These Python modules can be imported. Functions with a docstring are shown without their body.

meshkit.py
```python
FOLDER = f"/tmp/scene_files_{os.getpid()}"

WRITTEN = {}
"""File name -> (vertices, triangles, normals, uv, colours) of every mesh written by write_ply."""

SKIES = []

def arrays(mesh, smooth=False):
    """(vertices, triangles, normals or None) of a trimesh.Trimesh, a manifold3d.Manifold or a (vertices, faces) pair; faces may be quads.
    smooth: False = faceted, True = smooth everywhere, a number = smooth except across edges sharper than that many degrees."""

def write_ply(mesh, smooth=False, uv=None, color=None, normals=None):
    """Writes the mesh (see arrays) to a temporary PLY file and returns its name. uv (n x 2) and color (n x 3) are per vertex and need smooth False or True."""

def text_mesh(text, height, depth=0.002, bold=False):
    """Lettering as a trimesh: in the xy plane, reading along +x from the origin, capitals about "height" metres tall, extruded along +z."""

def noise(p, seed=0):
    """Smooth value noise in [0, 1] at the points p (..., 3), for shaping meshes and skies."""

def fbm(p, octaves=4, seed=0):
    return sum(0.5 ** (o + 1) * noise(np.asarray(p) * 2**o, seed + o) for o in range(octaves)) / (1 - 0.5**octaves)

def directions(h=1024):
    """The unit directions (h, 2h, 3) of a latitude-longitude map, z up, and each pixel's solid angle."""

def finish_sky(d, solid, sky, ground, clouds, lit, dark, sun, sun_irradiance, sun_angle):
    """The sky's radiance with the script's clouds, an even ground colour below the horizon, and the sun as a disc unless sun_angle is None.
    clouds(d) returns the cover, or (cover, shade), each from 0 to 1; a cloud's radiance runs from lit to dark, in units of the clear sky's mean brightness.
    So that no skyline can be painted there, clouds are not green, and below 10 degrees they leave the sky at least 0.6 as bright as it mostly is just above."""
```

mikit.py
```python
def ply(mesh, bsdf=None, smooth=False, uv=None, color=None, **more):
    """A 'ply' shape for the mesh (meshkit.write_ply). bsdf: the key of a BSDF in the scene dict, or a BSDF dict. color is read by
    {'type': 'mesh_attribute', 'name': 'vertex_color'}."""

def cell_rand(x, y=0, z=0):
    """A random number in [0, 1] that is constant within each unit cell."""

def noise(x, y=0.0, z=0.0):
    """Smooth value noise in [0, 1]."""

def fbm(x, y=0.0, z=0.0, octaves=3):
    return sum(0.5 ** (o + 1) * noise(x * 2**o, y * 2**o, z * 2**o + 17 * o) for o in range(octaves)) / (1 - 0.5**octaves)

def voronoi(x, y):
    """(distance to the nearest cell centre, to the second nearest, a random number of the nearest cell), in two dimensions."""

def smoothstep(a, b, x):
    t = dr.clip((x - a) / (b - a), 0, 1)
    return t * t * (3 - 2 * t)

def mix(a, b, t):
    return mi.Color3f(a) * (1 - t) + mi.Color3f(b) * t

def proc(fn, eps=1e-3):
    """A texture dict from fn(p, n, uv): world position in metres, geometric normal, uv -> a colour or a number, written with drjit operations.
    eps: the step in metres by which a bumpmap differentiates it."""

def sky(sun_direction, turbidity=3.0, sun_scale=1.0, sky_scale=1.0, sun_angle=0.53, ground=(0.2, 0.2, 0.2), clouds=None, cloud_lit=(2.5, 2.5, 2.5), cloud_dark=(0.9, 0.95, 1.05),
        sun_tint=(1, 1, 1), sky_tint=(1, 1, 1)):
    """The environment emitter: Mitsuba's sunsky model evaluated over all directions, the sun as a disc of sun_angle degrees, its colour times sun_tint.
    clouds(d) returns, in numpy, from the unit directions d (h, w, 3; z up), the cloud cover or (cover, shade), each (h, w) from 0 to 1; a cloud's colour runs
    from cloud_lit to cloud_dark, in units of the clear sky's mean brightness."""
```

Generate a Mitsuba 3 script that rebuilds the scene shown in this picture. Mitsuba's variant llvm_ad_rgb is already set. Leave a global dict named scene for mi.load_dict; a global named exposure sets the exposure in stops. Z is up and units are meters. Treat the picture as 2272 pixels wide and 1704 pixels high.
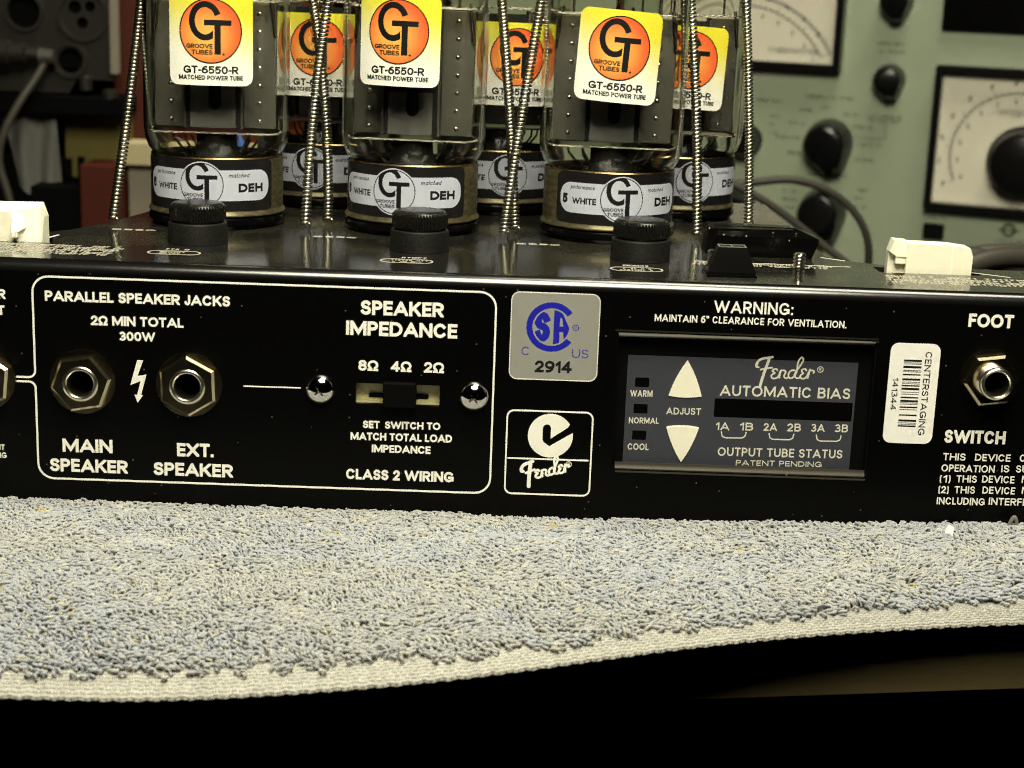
import math, random
import numpy as np, trimesh, drjit as dr, mitsuba as mi, mikit, meshkit
from shapely import affinity
from shapely.geometry import Polygon, Point, LineString, box, MultiPolygon
from shapely.ops import unary_union
T = mi.ScalarTransform4f
rng = np.random.default_rng(7)
random.seed(7)
scene, labels = {}, {}
MM = 0.001

# ---------------------------------------------------------------- camera, lamps, exposure
cam_pos = np.array([-0.00297, -0.34001, 0.08295])
cam_fwd = np.array([0.008478, 0.971471, -0.237008])
cam_up = np.array([-0.035273, 0.237159, 0.970830])
scene['camera'] = {'type': 'thinlens', 'fov': 35.03, 'fov_axis': 'x', 'aperture_radius': 0.0009, 'focus_distance': 0.368,
                   'near_clip': 0.01, 'far_clip': 50.0,
                   'to_world': T().look_at(origin=cam_pos.tolist(), target=(cam_pos + cam_fwd).tolist(), up=cam_up.tolist())}
exposure = 0.5
LAMP_POS, LAMP_AIM, LAMP_R, LAMP_L = (0.012, -0.235, 0.40), (0.0, 0.25, 0.0), 0.145, 14.5
ROOM_POS, ROOM_AIM, ROOM_L = (0.35, 0.10, 1.55), (0.15, 0.45, 0.0), 10.0

# ---------------------------------------------------------------- materials
def rgb(*c): return {'type': 'rgb', 'value': list(c)}
def mat(name, color, rough=0.5, spec=0.5, metal=0.0, **k):
    base = color if isinstance(color, dict) else rgb(*color)
    scene[name] = {'type': 'twosided', 'bsdf': {'type': 'principled', 'base_color': base, 'roughness': rough, 'specular': spec, 'metallic': metal, **k}}
    return name
P, MX, SS, FB, NZ, VOR = mikit.proc, mikit.mix, mikit.smoothstep, mikit.fbm, mikit.noise, mikit.voronoi

def specks(p, n, uv):            # black paint with grains of dust lying on it
    d, _, w = VOR(p.x * 1500 + p.z * 311, p.y * 1500)
    on = dr.select((d < 0.10 + 0.16 * w) & (FB(p.x * 70, p.y * 70, p.z * 70) > 0.52), 1.0, 0.0)
    fine = SS(0.45, 0.8, FB(p.x * 2600, p.y * 2600, p.z * 2600))
    patch = SS(0.42, 0.70, FB(p.x * 45 + 3, p.y * 45, 7.0))
    return MX((0.006, 0.006, 0.005), (0.16, 0.14, 0.085), on * 0.40 + fine * patch * 0.08)
mat('black_top_paint', P(specks), 0.14, 0.65)
def flecks(p, n, uv):            # a few flecks of lint on the black paint
    d, _, w = VOR(p.x * 170, p.z * 170)
    return MX((0.0014, 0.0014, 0.0013), (0.12, 0.11, 0.09), dr.select((d < 0.012 + 0.016 * dr.square(w)) & (w > 0.72), 1.0, 0.0))
mat('black_paint', P(flecks), 0.30, 0.10)
mat('black_fold', (0.003, 0.003, 0.003), 0.2, 1.0)
mat('black_matte', (0.0018, 0.0018, 0.0017), 0.75, 0.06)
mat('black_plastic', (0.0018, 0.0018, 0.0018), 0.2, 0.25)
mat('print_white', (0.85, 0.83, 0.74), 0.55, 0.3)
mat('print_grey', (0.62, 0.60, 0.50), 0.55, 0.3)
mat('print_dim', (0.36, 0.34, 0.27), 0.6, 0.3)
mat('print_black', (0.008, 0.008, 0.008), 0.4, 0.3)
mat('print_blue', (0.012, 0.014, 0.33), 0.5, 0.3)
mat('paper_white', (0.86, 0.84, 0.79), 0.5, 0.3)
def knob_dust(p, n, uv):
    f = SS(0.4, 0.9, FB(p.x * 3500, p.y * 3500, p.z * 3500))
    return MX((0.004, 0.004, 0.0035), (0.10, 0.09, 0.06), f * 0.16)
mat('cap_plastic', P(knob_dust), 0.24, 0.5)
mat('collar_plastic', P(knob_dust), 0.55, 0.35)
def nickel_c(p, n, uv):
    f = FB(p.x * 900, p.y * 900, p.z * 900)
    return MX((0.84, 0.74, 0.50), (0.68, 0.58, 0.36), f)
mat('nickel', P(nickel_c), 0.17, 0.5, 1.0)
mat('polished_nickel', (0.88, 0.82, 0.66), 0.24, 0.5, 1.0)
mat('chrome', (0.80, 0.77, 0.70), 0.07, 0.5, 1.0)
mat('spring_steel', (0.58, 0.57, 0.46), 0.27, 0.5, 1.0)
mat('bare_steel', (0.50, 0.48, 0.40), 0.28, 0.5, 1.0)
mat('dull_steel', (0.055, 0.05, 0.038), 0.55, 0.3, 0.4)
mat('mirror_grey', (0.42, 0.40, 0.33), 0.4, 0.4)
mat('silver_foil', (0.55, 0.54, 0.48), 0.5, 0.5, 0.7)
mat('switch_metal', (0.62, 0.58, 0.36), 0.45, 0.5, 0.6)
mat('display_face', (0.040, 0.043, 0.055), 0.5, 0.35)
mat('button_white', (0.85, 0.81, 0.66), 0.45, 0.4)
def shell(p, n, uv):
    f = FB(p.x * 700, p.y * 700, p.z * 1200)
    return MX((0.10, 0.085, 0.042), (0.18, 0.155, 0.09), SS(0.3, 0.75, f))
mat('tube_shell', P(shell), 0.42, 0.5, 0.7)
mat('brass_rim', (0.45, 0.32, 0.17), 0.3, 0.5, 1.0)
mat('plate_grey', (0.125, 0.118, 0.10), 0.45, 0.5, 0.35)
mat('plate_dark', (0.012, 0.012, 0.011), 0.6, 0.3)
mat('plate_tab', (0.24, 0.235, 0.22), 0.4, 0.5, 0.4)
mat('mica', (0.55, 0.52, 0.42), 0.35, 0.5)
scene['mica_film'] = {'type': 'thindielectric', 'int_ior': 1.56, 'specular_transmittance': rgb(0.85, 0.83, 0.76), 'specular_reflectance': rgb(0.5, 0.5, 0.5)}
mat('wire_metal', (0.36, 0.31, 0.24), 0.35, 0.5, 1.0)
mat('copper', (0.62, 0.27, 0.12), 0.3, 0.5, 1.0)
scene['tube_glass'] = {'type': 'dielectric', 'int_ior': 1.5, 'ext_ior': 1.0, 'specular_transmittance': rgb(0.985, 0.99, 0.965)}
def sticker_c(p, n, uv):         # printed blend on the paper: yellow at the top right, white at the foot; uv is in units of the sticker
    t = SS(0.14, 0.90, uv.y + 0.25 * (uv.x - 0.5))
    d, _, w = VOR(uv.x * 60 + p.x * 400, uv.y * 70)
    dirt = dr.select((d < 0.17) & (w > 0.80), 0.5, 0.0)
    return MX(MX((0.88, 0.87, 0.78), (0.76, 0.68, 0.04), t), (0.22, 0.19, 0.08), dirt)
mat('sticker_paper', P(sticker_c), 0.45, 0.35)
def orange_c(p, n, uv):          # printed orange disc, yellower near its lower left
    r = dr.sqrt(dr.square(uv.x - 0.42) + dr.square(uv.y - 0.42))
    return MX((0.92, 0.44, 0.09), (0.80, 0.10, 0.025), SS(0.05, 0.62, r))
mat('sticker_orange', P(orange_c), 0.45, 0.35)
mat('label_white', (0.50, 0.52, 0.60), 0.4, 0.4)
mat('connector_white', (0.88, 0.85, 0.68), 0.35, 0.45)
def hem_c(p, n, uv):
    a = NZ(uv.x * 260, uv.y * 13) * 0.7 + NZ(uv.x * 900, uv.y * 30) * 0.3
    return MX((0.34, 0.33, 0.285), (0.52, 0.505, 0.45), a)
def hem_h(p, n, uv):
    u, v = uv.x * 260.0, uv.y * 13.0
    return 0.0002 * dr.sqrt(dr.abs(dr.sin(v * math.pi))) * (0.35 + 0.65 * dr.abs(dr.sin((u + 0.5 * dr.floor(v) + 0.3 * NZ(v * 0.999, u * 0.2)) * math.pi)))
scene['hem_cloth'] = {'type': 'twosided', 'bsdf': {'type': 'bumpmap', 'arbitrary': P(hem_h, 0.00006), 'scale': 1.0,
                      'bsdf': {'type': 'principled', 'base_color': P(hem_c), 'roughness': 0.9, 'specular': 0.1}}}
scene['pile_cloth'] = {'type': 'principledthin', 'base_color': {'type': 'mesh_attribute', 'name': 'vertex_color'}, 'roughness': 0.9, 'diff_trans': 0.5, 'sheen': 0.3}
mat('towel_ground', (0.5, 0.51, 0.52), 0.95, 0.05)
def green_c(p, n, uv):
    f = FB(p.x * 60, p.y * 60, p.z * 60)
    g = NZ(p.x * 1500, p.y * 1500, p.z * 1500)
    return MX((0.39, 0.45, 0.315), (0.44, 0.50, 0.355), 0.7 * f + 0.3 * g)
mat('green_enamel', P(green_c), 0.5, 0.35)
mat('meter_paper', (0.93, 0.87, 0.71), 0.6, 0.3)
mat('meter_print', (0.07, 0.07, 0.06), 0.6, 0.3)
mat('green_print', (0.03, 0.045, 0.02), 0.6, 0.3)
mat('knob_black', (0.006, 0.006, 0.006), 0.22, 0.5)
mat('cable_grey', (0.05, 0.045, 0.035), 0.5, 0.4)
mat('grey_metal', (0.024, 0.022, 0.017), 0.4, 0.5, 0.3)
mat('cloth_pale', (0.17, 0.17, 0.15), 0.9, 0.1)
mat('card_olive', (0.12, 0.10, 0.028), 0.8, 0.2)
mat('card_red', (0.065, 0.010, 0.003), 0.6, 0.3)
mat('card_orange', (0.26, 0.05, 0.010), 0.6, 0.3)
mat('card_cream', (0.50, 0.43, 0.25), 0.7, 0.2)
mat('card_tan', (0.24, 0.21, 0.16), 0.7, 0.2)
mat('plastic_blue', (0.06, 0.20, 0.62), 0.4, 0.4)
def rail_c(p, n, uv):
    return MX((0.085, 0.066, 0.026), (0.13, 0.10, 0.045), FB(p.x * 30, p.y * 300, p.z * 300))
mat('rail_wood', P(rail_c), 0.6, 0.3)
mat('lint_white', (0.85, 0.84, 0.80), 0.9, 0.1)
mat('lamp_housing', (0.5, 0.5, 0.48), 0.5, 0.4)

# ---------------------------------------------------------------- helpers
def numbered(name):
    if name not in used: used.add(name); return name
    k = 1
    while f'{name}_{k:03d}' in used: k += 1
    used.add(f'{name}_{k:03d}'); return f'{name}_{k:03d}'
used = set()
def thing(name, label, cat, group=None, kind=None):
    key = numbered(name)
    labels[key] = {'label': label, 'category': cat}
    if group: labels[key]['group'] = group
    if kind: labels[key]['kind'] = kind
    return key
def obj(name, mesh, bsdf, parent=None, smooth=False, label=None, uv=None, color=None, kind=None, m=None, **k):
    key = numbered(f'{parent}__{name}') if parent else name
    scene[key] = mikit.ply(mesh, bsdf, smooth=smooth, uv=uv, color=color, **k)
    if m is not None: scene[key]['to_world'] = T(np.asarray(m).tolist())
    if label or kind:
        labels.setdefault(key, {})
        if label: labels[key]['label'] = label
        if kind: labels[key]['kind'] = kind
    return key
def cat(*ms): return trimesh.util.concatenate([x for x in ms if x is not None])
def bx(x0, x1, y0, y1, z0, z1, c=0.0):           # box in millimetres with chamfered edges
    v = np.array([x1 - x0, y1 - y0, z1 - z0], float); m = np.array([x0 + x1, y0 + y1, z0 + z1]) / 2
    if c <= 0:
        b = trimesh.creation.box(v)
    else:
        h = v / 2; pts = []
        for s in np.ndindex(2, 2, 2):
            s = np.array(s) * 2 - 1
            for a in range(3):
                q = h - c; q[a] = h[a]; pts.append(s * q)
        b = trimesh.convex.convex_hull(np.array(pts))
    b.apply_translation(m); b.apply_scale(MM); return b
def hull(pts): 
    m = trimesh.convex.convex_hull(np.array(pts, float)); m.apply_scale(MM); return m
def lathe(profile, n=48, at=(0, 0, 0)):          # (r, z) in millimetres, about z
    m = trimesh.creation.revolve(np.array(profile, float), sections=n)
    m.apply_translation(at); m.apply_scale(MM); return m
FACE = np.array([[1, 0, 0, 0], [0, 0, -1, 0], [0, 1, 0, 0], [0, 0, 0, 1.0]])     # drawing plane xy -> upright plane xz, thickness toward the viewer
def polys(s): return [g for g in getattr(s, 'geoms', [s]) if g.geom_type == 'Polygon' and g.area > 1e-6]
def extr(shape, depth):
    return cat(*[trimesh.creation.extrude_polygon(g, depth, engine='earcut') for g in polys(shape)])
def on_face(shape, y=0.0, depth=0.1):            # lies on the upright plane at depth y (mm), standing depth proud of it
    m = extr(shape, depth); m.apply_transform(FACE); m.apply_translation([0, y, 0]); m.apply_scale(MM); return m
def on_flat(shape, z=0.0, depth=0.06):
    m = extr(shape, depth); m.apply_translation([0, 0, z]); m.apply_scale(MM); return m
# a drawn alphabet: pen strokes in a unit box (A arcs: centre, radii, from, to in degrees), (relative width, strokes)
def A_(cx, cy, rx, ry, a, b): return [(cx + rx * math.cos(q), cy + ry * math.sin(q)) for q in np.radians(np.linspace(a, b, max(4, int(abs(b - a) / 15) + 1)))]
_st = [(0, 0), (0, 1)]
_pb = [[(0, 1)] + A_(.5, .73, .5, .27, 90, -90) + [(0, .46)]]
FONT = {
 'A': (.86, [[(-.1, -.2), (.5, 1), (1.1, -.2)], [(.18, .27), (.82, .27)]]), 'B': (.66, [_st, [(0, 1)] + A_(.52, .77, .40, .23, 90, -90) + [(0, .54)], [(0, .54)] + A_(.52, .27, .48, .27, 90, -90) + [(0, 0)]]),
 'C': (.78, [A_(.5, .5, .5, .5, 42, 318)]), 'D': (.76, [_st, [(0, 1)] + A_(.36, .5, .64, .5, 90, -90) + [(0, 0)]]), 'E': (.56, [[(1, 1), (0, 1), (0, 0), (1, 0)], [(0, .51), (.92, .51)]]),
 'F': (.54, [[(1, 1), (0, 1), (0, 0)], [(0, .5), (.9, .5)]]), 'G': (.84, [A_(.5, .5, .5, .5, 42, 345), [(.55, .42), (1, .42), (1, .12)]]), 'H': (.74, [_st, [(1, 0), (1, 1)], [(0, .51), (1, .51)]]), 'I': (0, [_st]),
 'J': (.46, [[(1, 1)] + A_(.45, .3, .55, .3, 0, -170)]), 'K': (.72, [_st, [(.05, .36), (1.1, 1.15)], [(.36, .6), (1.12, -.15)]]), 'L': (.52, [[(0, 1), (0, 0), (1, 0)]]), 'M': (.95, [_st, [(1, 0), (1, 1)], [(-.02, 1.1), (.5, .12), (1.02, 1.1)]]),
 'N': (.77, [_st, [(1, 0), (1, 1)], [(0, 1.05), (1, -.05)]]), 'O': (.88, [A_(.5, .5, .5, .5, 0, 360)]), 'P': (.62, [_st] + _pb), 'R': (.68, [_st] + _pb + [[(.45, .46), (1.08, -.15)]]),
 'S': (.62, [A_(.5, .76, .46, .24, 25, 265) + A_(.5, .26, .5, .26, 88, -160)]), 'T': (.64, [[(0, 1), (1, 1)], [(.5, 0), (.5, 1)]]), 'U': (.72, [[(0, 1)] + A_(.5, .36, .5, .36, 180, 360) + [(1, 1)]]), 'V': (.84, [[(-.1, 1.2), (.5, 0), (1.1, 1.2)]]),
 'W': (1.22, [[(-.06, 1.2), (.25, 0), (.5, .95), (.75, 0), (1.06, 1.2)]]), 'X': (.8, [[(-.1, -.1), (1.1, 1.1)], [(-.1, 1.1), (1.1, -.1)]]), '0': (.66, [A_(.5, .5, .5, .5, 0, 360)]), '1': (.34, [[(1, 0), (1, 1), (0, .74)]]),
 '2': (.6, [A_(.5, .71, .48, .29, 165, -35) + [(0, 0), (1, 0)]]), '3': (.6, [A_(.44, .755, .46, .245, 138, -85) + A_(.44, .265, .56, .265, 85, -134)]), '4': (.68, [[(.72, 0), (.72, 1), (0, .27), (1.02, .27)]]), '5': (.6, [[(.95, 1), (.12, 1), (.08, .56)] + A_(.45, .33, .55, .33, 128, -132)]),
 '6': (.64, [A_(.5, .31, .5, .31, 0, 360), A_(.72, .34, .72, .66, 80, 182)]), '8': (.64, [A_(.5, .77, .43, .23, 0, 360), A_(.5, .27, .5, .27, 0, 360)]), '9': (.64, [A_(.5, .69, .5, .31, 0, 360), A_(.28, .66, .72, .66, 260, 362)]),
 '(': (.2, [A_(1, .45, 1, .65, 115, 245)]), ')': (.2, [A_(0, .45, 1, .65, 65, -65)]), ':': (0, [[(0, .02), (0, .03)], [(0, .62), (0, .63)]]), '.': (0, [[(0, 0), (0, .01)]]), '-': (.3, [[(0, .42), (1, .42)]]), '"': (.36, [[(0, 1), (0, .8)], [(1, 1), (1, .8)]]),
 'Ω': (.8, [[(0, 0), (.3, 0)] + A_(.5, .58, .5, .42, 238, -58) + [(.7, 0), (1, 0)]]),
 'p': (.5, [[(0, -.35), (0, .66)], A_(.5, .33, .5, .35, 0, 360)]), 'e': (.52, [[(0, .36)] + A_(.5, .33, .5, .35, 5, 320)]), 'r': (.3, [[(0, 0), (0, .66)], [(0, .4), (.3, .62), (1, .66)]]), 'f': (.3, [[(.4, 0), (.4, .8), (.6, 1), (1, 1)], [(0, .64), (1, .64)]]),
 'o': (.54, [A_(.5, .33, .5, .35, 0, 360)]), 'm': (.86, [[(0, 0), (0, .66)], [(0, .5), (.25, .66), (.5, .5), (.5, 0)], [(.5, .5), (.75, .66), (1, .5), (1, 0)]]), 'a': (.5, [A_(.5, .33, .5, .35, 0, 360), [(1, 0), (1, .66)]]), 'n': (.5, [[(0, 0), (0, .66)], [(0, .45), (.5, .67), (1, .45), (1, 0)]]),
 'c': (.48, [A_(.5, .33, .5, .35, 45, 315)]), 't': (.3, [[(.4, .95), (.4, .1), (.7, 0), (1, 0)], [(0, .66), (1, .66)]]), 'h': (.5, [_st, [(0, .45), (.5, .67), (1, .45), (1, 0)]]), 'd': (.52, [A_(.5, .33, .5, .35, 0, 360), [(1, 0), (1, 1)]]),
}
WEIGHT = {'X': 0.27, 'H': 0.22, 'B': 0.165, 'R': 0.10}
def words(s, x, z, width, height, angle=0.0, style='B', shear=0.0):
    """the words in capitals height tall, spread over width"""
    w = WEIGHT[style]; gap = 0.13 if style in 'BR' else 0.06
    nat = [0.27 if c == ' ' else FONT[c][0] * (1 if FONT[c][0] else 0) for c in s]
    fix = sum(w for c in s if c != ' ' and FONT[c][0] == 0)
    k = (width / height - fix) / (sum(nat) + gap * (len(s) - 1)) if sum(nat) > 0 else 1.0
    out, px = [], 0.0
    for c, n in zip(s, nat):
        W = n * k if (c == ' ' or FONT[c][0]) else w
        if c != ' ':
            ww = min(w, W * 0.42) if FONT[c][0] else w
            mp = lambda p: (px + ww / 2 + p[0] * (W - ww), w / 2 + p[1] * (1 - w)) if FONT[c][0] else (px + w / 2, w / 2 + p[1] * (1 - w))
            g = unary_union([LineString([mp(p) for p in st]).buffer(w / 2, cap_style='square', join_style='mitre', mitre_limit=2.5) for st in FONT[c][1]])
            lo, hi = (-0.4, 1.0) if c in 'p(),' else (0.0, 1.0)
            out.append(g.intersection(box(px - 0.01, lo, px + W + 0.01, hi)))
        px += W + gap * k
    g = affinity.scale(unary_union(out), height, height, origin=(0, 0))
    if shear: g = affinity.skew(g, xs=shear, origin=(0, 0))
    return affinity.translate(affinity.rotate(g, angle, origin=(0, 0)), x, z)
def rrect(x0, y0, x1, y1, r): return box(x0 + r, y0 + r, x1 - r, y1 - r).buffer(r, 6)
def ring(s, w): return s.buffer(w / 2).difference(s.buffer(-w / 2))
def line(pts, w, flat=True): return LineString(pts).buffer(w / 2, cap_style='flat' if flat else 'round')
def tube_along(pts, rad, sides=6, closed_ends=True):
    p = np.asarray(pts, float); t = np.gradient(p, axis=0); t /= np.linalg.norm(t, axis=1, keepdims=True)
    up = np.array([0.0, 0, 1]) if abs(t[0][2]) < 0.8 else np.array([0.0, 1, 0])
    a = np.zeros_like(p); a[0] = np.cross(t[0], up); a[0] /= np.linalg.norm(a[0])
    for i in range(1, len(p)):
        v = a[i - 1] - t[i] * (a[i - 1] @ t[i]); a[i] = v / np.linalg.norm(v)
    b = np.cross(t, a); th = np.arange(sides) * 2 * np.pi / sides
    rr = np.broadcast_to(rad, (len(p),))[:, None, None]
    v = (p[:, None] + rr * (np.cos(th)[None, :, None] * a[:, None] + np.sin(th)[None, :, None] * b[:, None])).reshape(-1, 3)
    i, j = np.meshgrid(np.arange(len(p) - 1), np.arange(sides), indexing='ij')
    q = np.stack([i * sides + j, i * sides + (j + 1) % sides, (i + 1) * sides + (j + 1) % sides, (i + 1) * sides + j], -1).reshape(-1, 4)
    f = np.vstack([q[:, [0, 1, 2]], q[:, [0, 2, 3]]])
    if closed_ends:
        n = len(v); v = np.vstack([v, p[0], p[-1]]); k = np.arange(sides); e = (len(p) - 1) * sides
        f = np.vstack([f, np.stack([k * 0 + n, (k + 1) % sides, k], 1), np.stack([k * 0 + n + 1, e + k, e + (k + 1) % sides], 1)])
    m = trimesh.Trimesh(v, f, process=False); m.apply_scale(MM); return m
def spline(pts, n=40):
    from scipy.interpolate import CubicSpline
    p = np.asarray(pts, float); d = np.r_[0, np.cumsum(np.linalg.norm(np.diff(p, axis=0), axis=1))]
    return CubicSpline(d, p)(np.linspace(0, d[-1], n))
def flat_sheet(shape, size):                     # a triangulated drawing, finely cut, z = 0
    ms = []
    for g in polys(shape):
        v, f = trimesh.creation.triangulate_polygon(g, engine='earcut')
        v = np.c_[v, np.zeros(len(v))]
        v, f = trimesh.remesh.subdivide_to_size(v, f, size, max_iter=12)
        ms.append(trimesh.Trimesh(v, f, process=False))
    return cat(*ms)
def wrap(shape, R, cx, cy, turn=0.0, size=1.0, back=False):
    """A drawing (mm; x along the girth, y = height z) bent round the upright cylinder of radius R about (cx, cy), its x = 0 facing the viewer turned by turn degrees."""
    m = flat_sheet(shape, size); v = m.vertices.copy(); a = v[:, 0] / R + math.radians(turn)
    w = np.c_[cx + R * np.sin(a), cy - R * np.cos(a), v[:, 1]]
    return trimesh.Trimesh(w * MM, m.faces, process=False), v[:, :2]
PANEL_TEXT = [
   ('PARALLEL SPEAKER JACKS', -100.08, 14.64, 0.23, 39.39, 2.23, 'H'),
   ('2Ω MIN TOTAL', -90.44, 9.72, 0.25, 19.81, 2.08, 'H'),
   ('300W', -84.4, 6.51, 0.44, 7.63, 1.99, 'H'),
   ('MAIN', -97.28, -18.73, 0.34, 10.86, 2.99, 'H'),
   ('SPEAKER', -100.17, -23.21, -0.03, 16.97, 2.94, 'H'),
   ('EXT.', -72.4, -18.83, 0.2, 7.99, 2.99, 'H'),
   ('SPEAKER', -77.56, -23.29, 0.04, 17.31, 2.95, 'H'),
   ('R', -110.09, 14.69, 0.48, 1.62, 2.13, 'H'),
   ('T', -110.29, 11.21, 0.43, 1.5, 2.08, 'H'),
   ('NT', -111.65, -18.82, -0.07, 1.72, 1.26, 'B'),
   ('NG', -111.72, -20.62, 0.15, 2.14, 1.27, 'B'),
   ('SPEAKER', -32.85, 14.09, 0.11, 17.73, 3.12, 'H'),
   ('IMPEDANCE', -35.93, 9.56, 0.04, 23.82, 3.14, 'H'),
   ('8Ω', -33.22, 1.81, -0.03, 4.33, 2.33, 'H'),
   ('4Ω', -26.18, 1.84, -0.01, 4.42, 2.33, 'H'),
   ('2Ω', -19.07, 1.87, -0.03, 4.33, 2.33, 'H'),
   ('SET', -32.02, -10.98, 0.27, 3.66, 1.65, 'H'),
   ('SWITCH TO', -27.21, -10.97, 0.49, 12.01, 1.65, 'H'),
   ('MATCH TOTAL LOAD', -34.66, -13.72, 0.31, 22.08, 1.72, 'H'),
   ('IMPEDANCE', -29.99, -16.38, 0.15, 12.79, 1.73, 'H'),
   ('CLASS 2 WIRING', -35.54, -22.66, 0.1, 23.54, 2.34, 'H'),
   ('WARNING:', 42.48, 17.26, -0.0, 16.89, 2.6, 'B'),
   ('MAINTAIN 6" CLEARANCE FOR VENTILATION.', 29.93, 14.95, -0.12, 41.08, 1.54, 'B'),
   ('FOOT', 96.98, 16.12, 0.02, 9.64, 2.91, 'H'),
   ('SWITCH', 94.41, -9.72, 0.5, 13.29, 2.91, 'H'),
   ('THIS', 94.53, -13.65, 0.5, 4.92, 1.6, 'B'),
   ('DEVICE', 101.52, -13.57, 0.5, 7.75, 1.6, 'B'),
   ('C', 111.3, -13.4, 0.5, 1.31, 1.6, 'B'),
   ('OPERATION', 94.44, -16.23, 0.5, 11.66, 1.61, 'B'),
   ('IS', 107.54, -15.94, 0.5, 1.73, 1.61, 'B'),
   ('SU', 110.75, -15.89, 0.5, 2.66, 1.61, 'B'),
   ('(1)', 94.34, -18.69, 0.5, 2.31, 1.62, 'B'),
   ('THIS', 97.96, -18.59, 0.5, 4.49, 1.62, 'B'),
   ('DEVICE', 103.59, -18.46, 0.5, 7.08, 1.62, 'B'),
   ('M', 112.29, -18.22, 0.5, 1.9, 1.62, 'B'),
   ('(2)', 94.31, -21.18, 0.5, 2.18, 1.62, 'B'),
   ('THIS', 97.8, -21.09, 0.5, 4.5, 1.62, 'B'),
   ('DEVICE', 103.92, -20.98, 0.5, 7.17, 1.62, 'B'),
   ('N', 112.57, -20.73, 0.5, 1.56, 1.62, 'B'),
   ('INCLUDING', 94.15, -23.76, 0.5, 10.57, 1.63, 'B'),
   ('INTERFE', 105.58, -23.49, 0.5, 8.5, 1.63, 'B'),
]
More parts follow.
